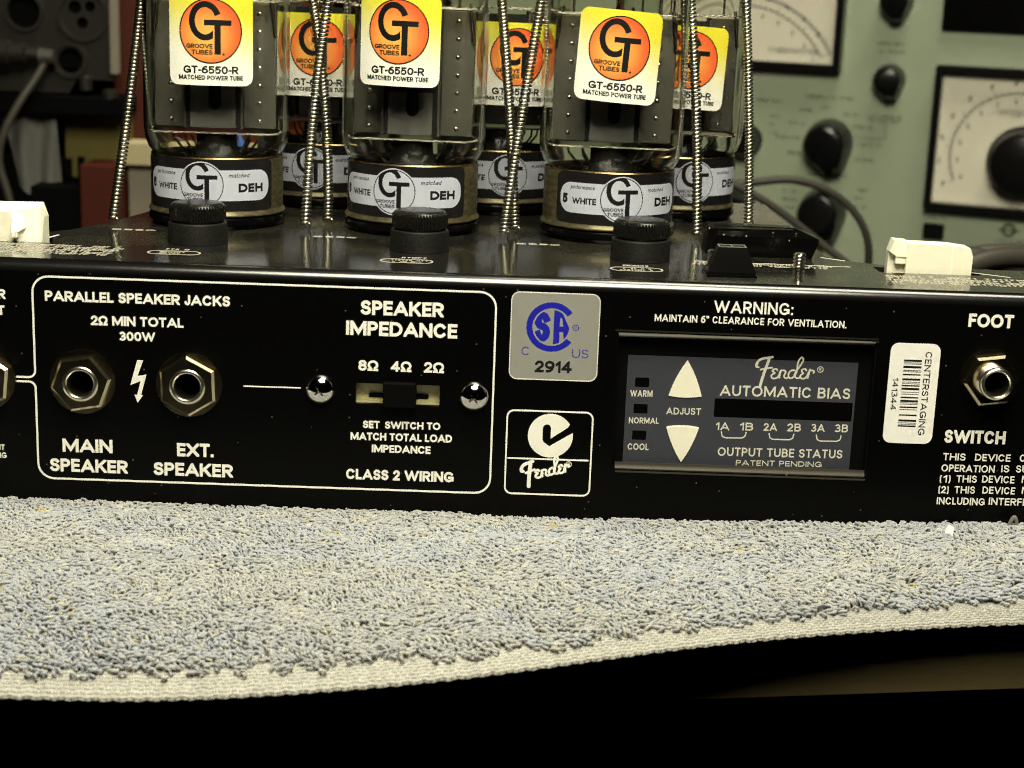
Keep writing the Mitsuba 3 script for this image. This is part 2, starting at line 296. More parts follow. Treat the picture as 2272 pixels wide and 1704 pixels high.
DISPLAY_TEXT = [
   ('AUTOMATIC BIAS', 45.46, -1.78, 0.46, 28.41, 2.38, 'B'),
   ('WARM', 25.89, -2.65, 0.75, 4.88, 1.43, 'B'),
   ('NORMAL', 25.91, -8.72, 0.74, 6.57, 1.34, 'B'),
   ('COOL', 25.98, -14.75, 0.74, 4.6, 1.45, 'B'),
   ('ADJUST', 33.99, -6.41, 0.74, 7.58, 1.53, 'B'),
   ('1A', 45.05, -9.57, 0.74, 2.95, 1.76, 'B'),
   ('1B', 50.32, -9.47, 0.74, 2.95, 1.76, 'B'),
   ('2A', 55.53, -9.38, 0.74, 2.95, 1.76, 'B'),
   ('2B', 60.71, -9.29, 0.74, 3.01, 1.76, 'B'),
   ('3A', 65.99, -9.19, 0.74, 2.95, 1.76, 'B'),
   ('3B', 71.17, -9.1, 0.74, 2.89, 1.76, 'B'),
   ('OUTPUT TUBE STATUS', 45.84, -15.42, 0.74, 27.47, 1.94, 'B'),
   ('PATENT PENDING', 50.0, -17.47, 0.74, 18.96, 1.23, 'B'),
]
# ---------------------------------------------------------------- the lamps (outside the picture)
def lamp_disc(key, pos, aim, radius, L, color, sides=48):
    pos, aim = np.array(pos), np.array(aim); d = (aim - pos) / np.linalg.norm(aim - pos)
    m = trimesh.creation.revolve([(0, 0), (radius, 0)], sections=sides)
    if m.face_normals[0][2] < 0: m.invert()
    m.apply_transform(trimesh.geometry.align_vectors([0, 0, 1], d)); m.apply_translation(pos)
    h = trimesh.creation.revolve([(0, -0.09), (radius * 0.45, -0.085), (radius * 0.8, -0.05), (radius * 1.06, -0.004), (radius * 1.06, 0.012), (radius * 1.03, 0.012), (radius * 1.03, -0.003), (0, -0.004)], sections=sides)
    h.apply_transform(trimesh.geometry.align_vectors([0, 0, 1], d)); h.apply_translation(pos)
    return m, h
t = thing('bench_lamp', 'round bench lamp with a wide shade shining down over the amplifier from above the viewer', 'lamp')
m, h = lamp_disc(t, LAMP_POS, LAMP_AIM, LAMP_R, LAMP_L, None)
obj('shade', h, 'lamp_housing', t, smooth=30)
key = obj('diffuser', m, 'paper_white', t)
scene[key]['emitter'] = {'type': 'area', 'radiance': rgb(LAMP_L, LAMP_L * 0.95, LAMP_L * 0.74)}
t = thing('ceiling_light', 'rectangular ceiling light high above the bench', 'ceiling light')
d = np.array(ROOM_AIM) - np.array(ROOM_POS); d /= np.linalg.norm(d)
M = trimesh.geometry.align_vectors([0, 0, 1], d); M[:3, 3] = ROOM_POS
m = trimesh.creation.box([0.62, 0.62, 0.05]); m.apply_translation([0, 0, -0.03]); m.apply_transform(M); obj('housing', m, 'lamp_housing', t)
v = np.array([[-.3, -.3, 0], [.3, -.3, 0], [.3, .3, 0], [-.3, .3, 0.0]]); m = trimesh.Trimesh(v, [[0, 1, 2], [0, 2, 3]], process=False); m.apply_transform(M)
key = obj('diffuser', m, 'paper_white', t)
scene[key]['emitter'] = {'type': 'area', 'radiance': rgb(ROOM_L, ROOM_L * 0.96, ROOM_L * 0.76)}

# ---------------------------------------------------------------- the bench
t = thing('workbench', 'black workbench under the grey towel, with a brown rail below its front edge', 'workbench')
edge = Polygon([(-420, -98), (-140, -66), (-7, -47), (140, -24), (420, 15), (420, 150), (-420, 150)])
m = trimesh.creation.extrude_polygon(edge, 5.5, engine='earcut'); m.apply_translation([0, 0, -42.1]); m.apply_scale(MM)
obj('bench_top', m, 'black_matte', t)
obj('rear_shelf', bx(-700, 700, 152, 1100, -90, -76), 'black_matte', t)
def rail_h(x): return -47.5 + 0.156 * (x + 7)
pts = [(x, rail_h(x) + dy, z) for x in (-150, 420) for dy, z in ((0, -44), (2.5, -42.3), (26, -42.3), (26, -56), (2.5, -56), (0, -53.5))]
obj('rail', hull(pts), 'rail_wood', t, label='brown wooden rail in the shade below the bench edge at the lower right')

# ---------------------------------------------------------------- the amplifier
ZT = 23.4
AMP = thing('tube_amplifier', 'black tube amplifier chassis with white lettering, jacks and a display, lying on the grey towel', 'amplifier')
DISP = box(22.4, -18.3, 78.3, 12.2)
SWH = box(-33.65, -5.6, -15.55, -0.95)
panel = box(-165, -30.5, 165, ZT - 2.5).difference(DISP).difference(SWH)
for x, z in ((-92.5, -2.8), (-69.6, -2.6), (-114.0, -2.9), (102.9, 4.9)): panel = panel.difference(Point(x, z).buffer(4.6, 24))
m = extr(panel, 1.2); m.apply_transform(FACE); m.apply_translation([0, 1.2, 0]); m.apply_scale(MM)
obj('rear_panel', m, 'black_paint', AMP)
a = np.linspace(0, np.pi / 2, 13)
prof = [(2.5 - 2.5 * np.cos(q), ZT - 2.5 + 2.5 * np.sin(q)) for q in a] + [(2.5 - 1.3 * np.cos(q), ZT - 2.5 + 1.3 * np.sin(q)) for q in a[::-1]]
m = trimesh.creation.extrude_polygon(Polygon(prof), 330.0, engine='earcut')
m.apply_transform(np.array([[0, 0, 1, -165], [1, 0, 0, 0], [0, 1, 0, 0], [0, 0, 0, 1.0]])); m.apply_scale(MM)
obj('folded_edge', m, 'black_fold', AMP, smooth=30)
top = Polygon([(-165, 2.5), (165, 2.5), (165, 33), (106, 32.4), (84.8, 34), (78, 38), (74, 44), (74, 140), (-91, 140), (-94.6, 80), (-100, 56), (-105.8, 43), (-112, 36), (-165, 32)])
slot_l, slot_r = box(-124, 23.0, -104.6, 31.5), box(82.6, 23.4, 105.6, 30.6)
top = top.difference(slot_l).difference(slot_r)
m = extr(top, 1.2); m.apply_translation([0, 0, ZT - 1.2]); m.apply_scale(MM)
obj('top_plate', m, 'black_top_paint', AMP, label='black chassis top, glossy and dusty, carrying the tubes')
obj('inner_box', cat(bx(-160, 160, 8, 31, -30, -4), bx(-96, 72, 31, 132, -30, 21.5)), 'black_matte', AMP)

# white print on the panel
for s, x, z, ang, w, h, st in PANEL_TEXT:
    obj('lettering', on_face(words(s, x, z, w, h, ang, st)), 'print_white', AMP)
fr = ring(rrect(-102.7, -24.85, -4.0, 19.9, 3.4), 0.42)
fr = fr.difference(box(-103.6, -5.0, -101.8, -0.4))
nib = unary_union([line([(-106.8, -2.25), (-104.2, -2.25)] + [(-104.2 + 1.5 * math.sin(q), -0.75 - 1.5 * math.cos(q)) for q in np.linspace(0, math.pi / 2, 8)] + [(-102.7, -0.3)], 0.42),
                   line([(-106.8, -3.2), (-104.2, -3.2)] + [(-104.2 + 1.5 * math.sin(q), -4.7 + 1.5 * math.cos(q)) for q in np.linspace(0, math.pi / 2, 8)] + [(-102.7, -5.1)], 0.42)])
obj('printed_frame', on_face(unary_union([fr, nib])), 'print_white', AMP)
obj('printed_line', on_face(line([(-57.9, -2.57), (-45.5, -2.51)], 0.26)), 'print_white', AMP)
bolt = Polygon([(-80.7, 2.38), (-79.41, 2.36), (-80.67, -1.12), (-78.77, -0.79), (-79.99, -5.34), (-79.58, -5.39), (-80.78, -7.07), (-81.42, -5.32), (-80.85, -5.36), (-80.06, -2.24), (-82.29, -3.2)])
obj('lightning_bolt', on_face(bolt), 'print_white', AMP, label='white printed lightning bolt between the two speaker jacks')

# jacks
def jack(cx, cz, wr, nr, nut_t, bush_r, bore, out, turn, label):
    j = obj('jack_washer', on_face(Point(cx, cz).buffer(wr, 32).difference(Point(cx, cz).buffer(bore + 0.6, 24)), 0, 0.45), 'nickel', AMP, label=label)
    hx = Polygon([(cx + nr * math.cos(math.radians(60 * k + turn)), cz + nr * math.sin(math.radians(60 * k + turn))) for k in range(6)])
    vs = [(px * 1.0, pz * 1.0, d) for px, pz in list(hx.exterior.coords)[:6] for d in (0, nut_t - 0.55)]
    vs += [(cx + (px - cx) * f_, cz + (pz - cz) * f_, nut_t) for px, pz in list(hx.exterior.coords)[:6] for f_ in (1 - 0.62 / nr,)]
    n = trimesh.convex.convex_hull(np.array(vs))
    import manifold3d as mf
    A = [mf.Manifold(mf.Mesh(np.asarray(q.vertices, np.float32), np.asarray(q.faces, np.uint32))) for q in (n,)]
    hole = mf.Manifold.cylinder(nut_t + 2, bore + 0.2, bore + 0.2, 40).translate([cx, cz, -1])
    r = (A[0] - hole).to_mesh(); n = trimesh.Trimesh(r.vert_properties[:, :3], r.tri_verts)
    n.apply_transform(FACE); n.apply_translation([0, -0.45, 0]); n.apply_scale(MM)
    obj('nut', n, 'nickel', j, smooth=25)
    e = 0.55
    prof = [(bore + 0.25, -3.0), (bore + 0.15, 0.3), (bore, out - 1.3), (bore + 0.06, out - 0.75), (bore + 0.2, out - 0.35), (bore + 0.42, out - 0.08), (bore + 0.55, out), (bush_r - e, out), (bush_r - 0.32, out - 0.09), (bush_r - 0.12, out - 0.28), (bush_r, out - e), (bush_r, out - 1.2)]
    zz = out - 1.2
    while zz > nut_t + 0.6:
        prof += [(bush_r - 0.18, zz - 0.18), (bush_r, zz - 0.36)]; zz -= 0.36
    prof += [(bush_r, 0.3)]
    b = trimesh.creation.revolve(np.array(prof), sections=48); b.apply_translation([cx, cz, 0]); b.apply_transform(FACE); b.apply_scale(MM)
    obj('bushing', b, 'polished_nickel', j, smooth=40)
    k = trimesh.creation.revolve([(bore + 0.3, 0.2), (bore + 0.3, -12), (0, -12)], sections=32); k.apply_translation([cx, cz, 0]); k.apply_transform(FACE); k.apply_scale(MM)
    obj('socket_bore', k, 'black_matte', j)
jack(-92.5, -2.8, 7.05, 6.6, 1.9, 3.95, 2.6, 2.7, 10, 'nickel jack washer and nut above the words MAIN SPEAKER')
jack(-69.6, -2.6, 7.1, 6.7, 1.9, 3.95, 2.6, 2.7, 32, 'nickel jack washer and nut above the words EXT. SPEAKER')
jack(-114.0, -2.9, 7.05, 6.6, 1.9, 3.95, 2.6, 3.4, 24, 'nickel jack washer and nut cut by the left edge of the picture')
jack(102.9, 4.9, 6.5, 6.1, 1.8, 3.55, 2.4, 5.6, 8, 'nickel jack with a long threaded bushing between FOOT and SWITCH')

# dome screws
def dome(cx, cz, r):
    prof = [(0, 2.35)] + [(r * math.sin(q), 2.35 * (1 - (1 - math.cos(q)) / 1.0)) for q in np.linspace(0.12, 1.57, 14)] + [(r, 0)]
    s = trimesh.creation.revolve(np.array(prof)[::-1], sections=48)
    import manifold3d as mf
    if s.volume < 0: s.invert()
    q = trimesh.creation.revolve([(0, 0)] + [(float(a), float(b)) for a, b in np.array(prof)[::-1]], sections=48)
    if q.volume < 0: q.invert()
    body = mf.Manifold(mf.Mesh(np.asarray(q.vertices, np.float32), np.asarray(q.faces, np.uint32)))
    cross = mf.Manifold.batch_hull([mf.Manifold.cube([2.5, 0.4, 1.1], True).translate([0, 0, 2.4]), mf.Manifold.cube([0.7, 0.3, 0.6], True).translate([0, 0, 1.4])])
    cross = cross + cross.rotate([0, 0, 90])
    if not body.is_empty(): body = body - cross.rotate([0, 0, 38])
    g = body.to_mesh(); g = trimesh.Trimesh(g.vert_properties[:, :3], g.tri_verts)
    g.apply_translation([cx, cz, 0]); g.apply_transform(FACE); g.apply_scale(MM); return g
obj('dome_screw', dome(-41.3, -2.6, 3.25), 'chrome', AMP, smooth=30, label='chrome dome screw left of the impedance switch')
obj('dome_screw', dome(-8.15, -2.95, 3.25), 'chrome', AMP, smooth=30, label='chrome dome screw right of the impedance switch')

# impedance slide switch behind its slot
SW = obj('slide_switch', cat(bx(-34.6, -14.6, 3.2, 3.6, -7, 0.4), bx(-34.6, -14.6, 1.3, 3.3, -6.6, -5.55)), 'switch_metal', AMP, label='slide switch with yellow metal body in the slot under 8, 4 and 2 ohms')
obj('slider', cat(bx(-27.7, -20.7, 0.2, 3.1, -5.55, -1.0), bx(-27.7, -20.7, -1.9, -0.15, -5.75, -0.35, 0.2), *[bx(-27.5 + k * 0.62, -27.2 + k * 0.62, -2.1, -1.8, -5.5, -0.6) for k in range(11)]), 'black_matte', SW)
obj('slot_bar', cat(bx(-31, -27.6, 2.7, 3.25, -4.75, -3.9), bx(-20.9, -18.1, 2.7, 3.25, -4.75, -3.9)), 'black_matte', SW)

# CSA-style certification sticker
ST = obj('certification_sticker', on_face(rrect(-0.76, 1.2, 18.2, 20.3, 1.7), 0, 0.12), 'silver_foil', AMP, label='silver foil sticker with blue letters in a ring and the number 2914')
obj('sticker_rim', on_face(ring(rrect(-0.72, 1.24, 18.16, 20.26, 1.7), 0.16), -0.12, 0.08), 'print_white', ST)
cx, cz = 8.0, 12.85
big = Point(cx, cz).buffer(5.4, 40).difference(Point(cx, cz).buffer(4.1, 40)).difference(Polygon([(cx, cz), (cx + 9, cz + 6.6), (cx + 9, cz - 6.6)]))
disc = Point(cx, cz).buffer(3.75, 40)
S = words('S', cx - 3.7, cz - 3.2, 3.35, 6.4, 0, 'H').buffer(0.06).intersection(disc)
gA = Polygon([(0.45, -3.8), (0.45, 3.8), (2.2, 3.2), (3.75, 0.0), (3.7, -1.8), (2.7, -2.8), (2.5, -1.0), (1.75, -1.0), (1.75, -3.6)]).difference(Polygon([(1.7, 0.2), (2.5, 0.2), (2.2, 1.9), (1.8, 2.2)]))
gA = affinity.translate(gA, cx, cz).intersection(disc)
reg = lambda x, z, r: unary_union([ring(Point(x, z).buffer(r, 16), r * 0.25), words('R', x - r * 0.36, z - r * 0.45, r * 0.72, r * 0.95)])
obj('ring_logo', on_face(unary_union([big, S, gA, reg(13.15, 12.87, 0.62)]), -0.12, 0.08), 'print_blue', ST)
obj('lettering', on_face(unary_union([words('C', 1.77, 6.5, 1.75, 1.85, 0, 'R'), words('US', 12.6, 6.3, 3.55, 1.85, 0, 'R')]), -0.12, 0.08), 'print_blue', ST)
obj('lettering', on_face(words('2914', 4.76, 2.85, 7.95, 2.6, 0, 'H'), -0.12, 0.08), 'print_black', ST)

# tick mark and script in a printed box
obj('printed_frame', on_face(unary_union([ring(rrect(-0.75, -24.65, 17.8, -5.8, 1.5), 0.36), line([(-0.4, -16.6), (17.3, -16.6)], 0.34)])), 'print_white', AMP)
tick = unary_union([line([(7.95, -9.6), (7.95, -12.0)], 1.65, False), Polygon([(7.2, -12.6), (8.6, -13.6), (14.4, -9.9), (14.4, -8.0), (8.9, -11.9)])])
obj('tick_emblem', on_face(Point(8.75, -11.25).buffer(4.9, 40).difference(tick.buffer(0.05)).difference(Polygon([(11.5, -11.0), (14.5, -9.2), (14.5, -7.4), (13.0, -8.4)]))), 'print_white', AMP, label='white disc with a black tick printed in a frame')
def script(x, z, w, ang=0.0, wt=1.0):
    """the maker's script name: 100 units long, drawn as pen strokes"""
    st = [([(2, 22), (4, 28), (10, 33), (18, 35), (29, 37)], 5.0), ([(4, 25), (2, 20), (6, 19)], 4), ([(24, 36), (20, 22), (15, 6), (12, -6), (10, -14)], 6.0), ([(10, 15), (18, 17), (29, 18.5)], 3.6),
          ([(38, 14), (33, 16), (30, 12.5), (34, 9.5), (29, 6), (29, 1.5), (35, 0), (40, 3)], 3.4),
          ([(40, 3), (44, 14), (42, 1)], 3.2), ([(43, 8), (49, 14), (52, 12.5), (50, 3), (53, 0.5), (57, 4)], 3.4),
          ([(69, 13), (62, 14), (57, 6), (60, 0.5), (66, 3), (71, 14), (78, 37)], 3.4), ([(78, 37), (72, 16), (69, 2), (73, 0.5), (77, 5)], 3.4),
          ([(87, 14), (81, 16), (79, 12.5), (82, 9.5), (78, 6), (78, 1.5), (83, 0), (88, 4)], 3.4), ([(88, 4), (93, 16), (90, 1)], 3.2), ([(92, 10), (96, 14.5), (100, 13), (99, 10)], 3.4)]
    parts = []
    for pts, k in st:
        q = np.array(pts, float)
        if len(q) > 3:
            q = spline(np.c_[q, np.zeros(len(q))], 24)[:, :2]
        parts.append(LineString(q).buffer(k * wt / 2))
    g = affinity.scale(unary_union(parts), w / 100, w / 100, origin=(0, 0))
    return affinity.translate(affinity.rotate(g, ang, origin=(0, 0)), x, z)
obj('script_name', on_face(unary_union([script(3.1, -21.7, 10.6, 14, 1.35), reg(13.0, -17.6, 0.6)])), 'print_white', AMP)

# bias display behind its window
W = obj('display_module', bx(21.5, 79.5, 3.5, 6.5, -20.5, 13), 'black_matte', AMP, label='bias display behind the window, grey blue face with white arrows')
obj('face_plate', on_face(box(25.0, -19.4, 75.05, 6.6), 3.5, 0.12), 'display_face', W)
for s, x, z, ang, w, h, st in DISPLAY_TEXT:
    obj('lettering', on_face(words(s, x, z, w, h, ang, 'B'), 3.38, 0.06), 'print_grey', W)
def tri(pts, bulge):
    P_ = [np.array(p) for p in pts]; c = sum(P_) / 3; out = []
    for i in range(3):
        a_, b_ = P_[i], P_[(i + 1) % 3]; mid = (a_ + b_) / 2; n = (mid - c) / np.linalg.norm(mid - c)
        for s in np.linspace(0, 1, 10)[:-1]: out.append(a_ + (b_ - a_) * s + n * bulge * 4 * s * (1 - s))
    return Polygon(out)
def pad(shape):
    m = cat(extr(shape, 0.35), ); b = extr(shape.buffer(-0.18), 0.47); m = cat(m, b); m.apply_transform(FACE); m.apply_translation([0, 3.38, 0]); m.apply_scale(MM); return m
obj('arrow_button', pad(tri([(37.93, 5.9), (34.25, -2.1), (41.45, -2.05)], 0.36)), 'button_white', W, label='white arrow button pointing up')
obj('arrow_button', pad(tri([(37.84, -17.1), (41.35, -9.1), (34.15, -9.16)], 0.36)), 'button_white', W, label='white arrow button pointing down')
for z0 in (0.6, -5.35, -11.35):
    obj('indicator_window', on_face(rrect(26.8, z0 - 1.05, 29.85, z0 + 1.05, 0.2), 3.38, 0.08), 'black_plastic', W)
obj('status_window', on_face(rrect(44.4, -6.6, 74.6, -2.4, 0.15), 3.38, 0.08), 'black_plastic', W)
for x0, x1 in ((46.3, 51.8), (56.8, 62.3), (67.2, 72.7)):
    obj('printed_bracket', on_face(line([(x0, -9.85), (x0 + 0.25, -10.9), (x0 + 0.9, -11.25), (x1 - 0.9, -11.2), (x1 - 0.25, -10.85), (x1, -9.8)], 0.26), 3.38, 0.06), 'print_grey', W)
obj('script_name', on_face(unary_union([script(52.7, 2.4, 12.9, 1.5, 0.78), reg(66.9, 4.85, 0.62)]), 3.38, 0.06), 'print_grey', W)
def lip(z, sgn, x0, x1):
    a = np.linspace(0, np.pi / 2, 9); R = 1.5
    pr = [(R * math.sin(q), z - sgn * R * (1 - math.cos(q))) for q in a]; pr += [(y + 0.35 * math.sin(q), zz + sgn * 0.35 * math.cos(q)) for (y, zz), q in list(zip(pr, a))[::-1]]
    m = trimesh.creation.extrude_polygon(Polygon(pr), x1 - x0, engine='earcut')
    m.apply_transform(np.array([[0, 0, 1, x0], [1, 0, 0, -0.08], [0, 1, 0, 0], [0, 0, 0, 1.0]])); m.apply_scale(MM); return m
obj('window_lip', lip(12.5, 1, 21.7, 78.2), 'bare_steel', AMP, smooth=35, label='worn metal lip along the top of the display window')
obj('window_lip', lip(-18.6, -1, 23.2, 78.0), 'dull_steel', AMP, smooth=35, label='worn metal lip along the foot of the display window')
for x0, x1 in ((78.0, 79.2), (21.2, 22.6)): obj('window_cheek', bx(x0, x1, 1.2, 3.6, -20, 13), 'black_matte', AMP)

# barcode sticker
B = obj('barcode_sticker', on_face(rrect(80.95, -10.15, 91.7, 12.1, 1.75), 0, 0.12), 'paper_white', AMP, label='white upright barcode sticker with rounded corners right of the display window')
def down(s, x, z0, z1, h, style='B'):            # lettering read from the top down
    g = words(s, 0, 0, z0 - z1, h, 0, style); return affinity.translate(affinity.rotate(g, -90, origin=(0, 0)), x, z0)
obj('lettering', on_face(unary_union([down('CENTERSTAGING', 88.5, 10.35, -8.2, 1.42), down('141344', 81.95, 4.4, -2.75, 1.3)]), -0.12, 0.07), 'print_black', B)
bars = [(571, 13), (584, 4), (592, 4), (611, 14), (633, 5), (641, 4), (659, 9), (689, 13), (706, 4), (716, 4), (729, 9), (749, 14), (770, 4), (783, 4), (804, 9), (826, 13), (838, 4), (847, 4), (866, 9), (881, 4), (916, 9), (951, 13), (966, 4), (975, 4), (986, 10)]
fz = lambda y: 8.5 - (y - 565) / (990 - 565) * 14.9
obj('barcode', on_face(unary_union([box(84.0, fz(y + th / 2), 87.85, fz(y - th / 2)) for y, th in bars]), -0.12, 0.07), 'print_black', B)

# fuse holders on the chassis top
def fuse(cx, cy, label):
    f = obj('fuse_holder', lathe([(0, ZT + 4.9), (5.6, ZT + 4.9), (6.55, ZT + 4.75), (6.75, ZT + 4.45), (6.85, ZT + 0.1), (0, ZT + 0.1)][::-1], 64, (cx, cy, 0)), 'collar_plastic', AMP, smooth=35, label=label)
    n = 56; th = np.arange(n * 4) * 2 * np.pi / (n * 4); r = np.where(np.isin(np.arange(n * 4) % 4, (0, 1)), 6.45, 6.12)
    def ringv(z, rr): return np.c_[rr * np.cos(th), rr * np.sin(th), np.full(len(th), z)]
    rows = [ringv(ZT + 4.6, r * 0 + 5.6), ringv(ZT + 5.2, r * 0 + 5.7), ringv(ZT + 5.25, r * 0 + 6.0), ringv(ZT + 5.6, r), ringv(ZT + 8.3, r), ringv(ZT + 8.8, r * 0 + 6.0), ringv(ZT + 9.15, r * 0 + 5.55), ringv(ZT + 9.3, r * 0 + 4.7), ringv(ZT + 9.25, r * 0 + 0.01)]
    v = np.vstack(rows) + [cx, cy, 0]; N = len(th); i, j = np.meshgrid(np.arange(len(rows) - 1), np.arange(N), indexing='ij')
    q = np.stack([i * N + j, i * N + (j + 1) % N, (i + 1) * N + (j + 1) % N, (i + 1) * N + j], -1).reshape(-1, 4)
    m = trimesh.Trimesh(v * MM, np.vstack([q[:, [0, 1, 2]], q[:, [0, 2, 3]]]), process=False)
    obj('knurled_cap', m, 'cap_plastic', f, smooth=28)
for (cx, cy), lb in zip(((-73.4, 31.6), (-22.3, 32.1), (28.6, 30.0)), ('black fuse holder in front of the leftmost front tube', 'black fuse holder in front of the middle front tube', 'black fuse holder in front of the rightmost front tube')):
    fuse(cx, cy, lb)
def small_print(x0, x1, y, rows, pitch, h, slant=0.0, seed=1):   # print too small to read: letter-sized bars, bows and dots
    r = np.random.default_rng(seed); g = []
    for k in range(rows):
        x = x0 + r.uniform(0, 1.0)
        while x < x1 - r.uniform(0, 2.5):
            if r.random() < 0.14: x += h * 0.8; continue
            w = h * r.uniform(0.45, 0.75); yy = y - k * pitch; c = r.integers(0, 4)
            if c == 0: s = ring(box(x, yy, x + w, yy + h), h * 0.2)
            elif c == 1: s = unary_union([box(x, yy, x + h * 0.2, yy + h), box(x, yy + h * 0.8, x + w, yy + h), box(x, yy + h * 0.4, x + w * 0.8, yy + h * 0.58)])
            elif c == 2: s = unary_union([box(x + w / 2 - h * 0.1, yy, x + w / 2 + h * 0.1, yy + h), box(x, yy + h * 0.8, x + w, yy + h)])
            else: s = unary_union([box(x, yy, x + h * 0.2, yy + h), box(x + w - h * 0.2, yy, x + w, yy + h), box(x, yy + h * 0.4, x + w, yy + h * 0.6)])
            g.append(s); x += w + h * 0.25
    g = unary_union(g); return affinity.skew(g, xs=slant, origin=(x0, y)) if slant else g
obj('small_print', on_flat(small_print(-124, -86.5, 19.0, 6, 2.15, 1.5, 8, 3), ZT, 0.05), 'print_dim', AMP)
obj('small_print', on_flat(small_print(40, 73, 27.2, 2, 2.3, 1.4, 0, 4), ZT, 0.05), 'print_dim', AMP)
obj('small_print', on_flat(small_print(82, 122, 17.6, 4, 2.5, 1.7, 0, 5), ZT, 0.05), 'print_dim', AMP)
for ps, w_ in (([(-108.6, 25.1), (-106.3, 34.4)], 0.7), ([(41, 29.9), (77, 29.0)], 0.35), ([(104, 27.5), (112, 22.2)], 0.5), ([(72.5, 41.7), (77.5, 37.6)], 0.5)):
    obj('printed_line', on_flat(line(ps, w_), ZT, 0.05), 'print_grey', AMP)
for k, cx in enumerate((-75.6, -24.2, 26.8)):
    pill = ring(rrect(cx - 5.7, 12.9, cx + 5.7, 17.6, 2.2), 0.4)
    obj('fuse_label', on_flat(unary_union([pill, small_print(cx - 4.2, cx + 4.6, 15.6, 1, 1.6, 1.0, 0, 20 + k), small_print(cx - 4.0, cx + 4.4, 13.7, 1, 1.6, 1.0, 0, 30 + k), small_print(cx - 3.4, cx + 4.4, 19.2, 1, 1.6, 1.4, 0, 40 + k)]), ZT, 0.05), 'print_dim', AMP)
for cx in (-91.5, -43.4, 5.4):
    obj('lettering', on_flat(words('6550', cx - 5.2, 45.6, 10.4, 1.5, 0, 'R'), ZT, 0.05), 'print_grey', AMP)

# black pieces and threaded studs on the chassis top
CL = obj('cable_clip', hull([(41.9, 9, ZT), (52.2, 9.3, ZT), (52.2, 17, ZT), (41.9, 17, ZT), (41.7, 9.2, ZT + 1.0), (52.4, 9.5, ZT + 1.0), (50.6, 10.5, ZT + 3.6), (50.3, 11.2, ZT + 6.3), (44.1, 11.0, ZT + 6.3), (43.6, 10.5, ZT + 3.6), (44.1, 15.0, ZT + 6.2), (50.3, 15.1, ZT + 6.2)]), 'black_plastic', AMP, label='small black tapered plastic clip near the front edge of the chassis top')
rim = box(44.2, 11.1, 50.2, 14.9).difference(box(44.45, 11.3, 47.0, 14.6)).difference(box(47.3, 11.3, 49.95, 14.6))
obj('clip_rim', on_flat(rim, ZT + 6.3, 0.12), 'plate_tab', CL)
obj('clip_foot', hull([(41.5, 8.7, ZT + 0.02), (52.6, 9.0, ZT + 0.02), (52.6, 17.2, ZT + 0.02), (41.5, 17.2, ZT + 0.02), (41.5, 8.8, ZT + 0.5), (52.6, 9.1, ZT + 0.5), (52.6, 17.2, ZT + 0.5), (41.5, 17.2, ZT + 0.5)]), 'black_plastic', CL)
def stud(cx, cy, h):
    pr = [(0, ZT)]; z = ZT + 0.05
    while z < ZT + h - 0.6: pr += [(1.5, z + 0.1), (1.12, z + 0.36), (1.12, z + 0.44), (1.5, z + 0.7)]; z += 0.78
    pr += [(1.1, ZT + h), (0, ZT + h)]
    return lathe(pr, 24, (cx, cy, 0))
obj('threaded_stud', stud(64.4, 24.8, 3.5), 'chrome', AMP, smooth=30, label='threaded steel stud right of the black clip')
obj('threaded_stud', stud(44.9, 25.2, 3.5), 'chrome', AMP, smooth=30, label='threaded steel stud half hidden by the black clip')

# tube sockets
TUBES = [(-74.9, 66.0), (-26.1, 66.0), (22.9, 66.0), (-53.8, 110.0), (-5.1, 110.0), (43.8, 110.0)]
for cx, cy in TUBES:
    obj('tube_socket', lathe([(0, ZT + 3.0), (16.0, ZT + 3.0), (16.6, ZT + 2.7), (16.8, ZT + 2.2), (16.8, ZT + 1.2), (16.2, ZT + 0.9), (15.8, ZT + 0.02), (0, ZT + 0.02)][::-1], 64, (cx, cy, 0)), 'black_plastic', AMP, smooth=35)

# ---------------------------------------------------------------- power tubes
def emblem(cx, cz, r):
    """letters G and T joined, with two words, in a ring of radius r: (letters, ring)"""
    q = np.radians(np.linspace(22, 318, 46))
    oc, ax, ay, st = (-0.16, 0.31), 0.42, 0.51, 0.185
    G = LineString([(oc[0] + ax * math.cos(t), oc[1] + ay * math.sin(t)) for t in q]).buffer(st / 2, cap_style='flat')
    G = G.difference(box(0.085, -1, 1, 0.12))
    G = unary_union([G, box(-0.19, 0.175, 0.66, 0.345), box(0.13, -0.72, 0.325, 0.345)])
    tx = unary_union([words('GROOVE', -0.77, -0.545, 0.84, 0.145, 0, 'H'), words('TUBES', -0.60, -0.735, 0.67, 0.15, 0, 'H'), Point(0.41, -0.71).buffer(0.035)])
    out = lambda g: affinity.translate(affinity.scale(g, r, r, origin=(0, 0)), cx, cz)
    return out(unary_union([G, tx])), out(ring(Point(0, 0).buffer(0.985, 40), 0.035))
def glass_profile(k=0.0):
    p = [(15.2 - k, 39.6), (15.5 - k, 40.6), (16.6 - k, 42.0), (17.5 - k, 44.2), (17.8 - k, 46.8), (17.8 - k, 60), (17.8 - k, 80), (17.8 - k, 98.0)]
    a = np.linspace(0, np.pi / 2, 12)[1:]
    return p + [((17.8 - k - 9) * 1.0 + 9 * math.cos(t) if t < 1.5 else 0.0, 98 + 9 * math.sin(t)) for t in a]
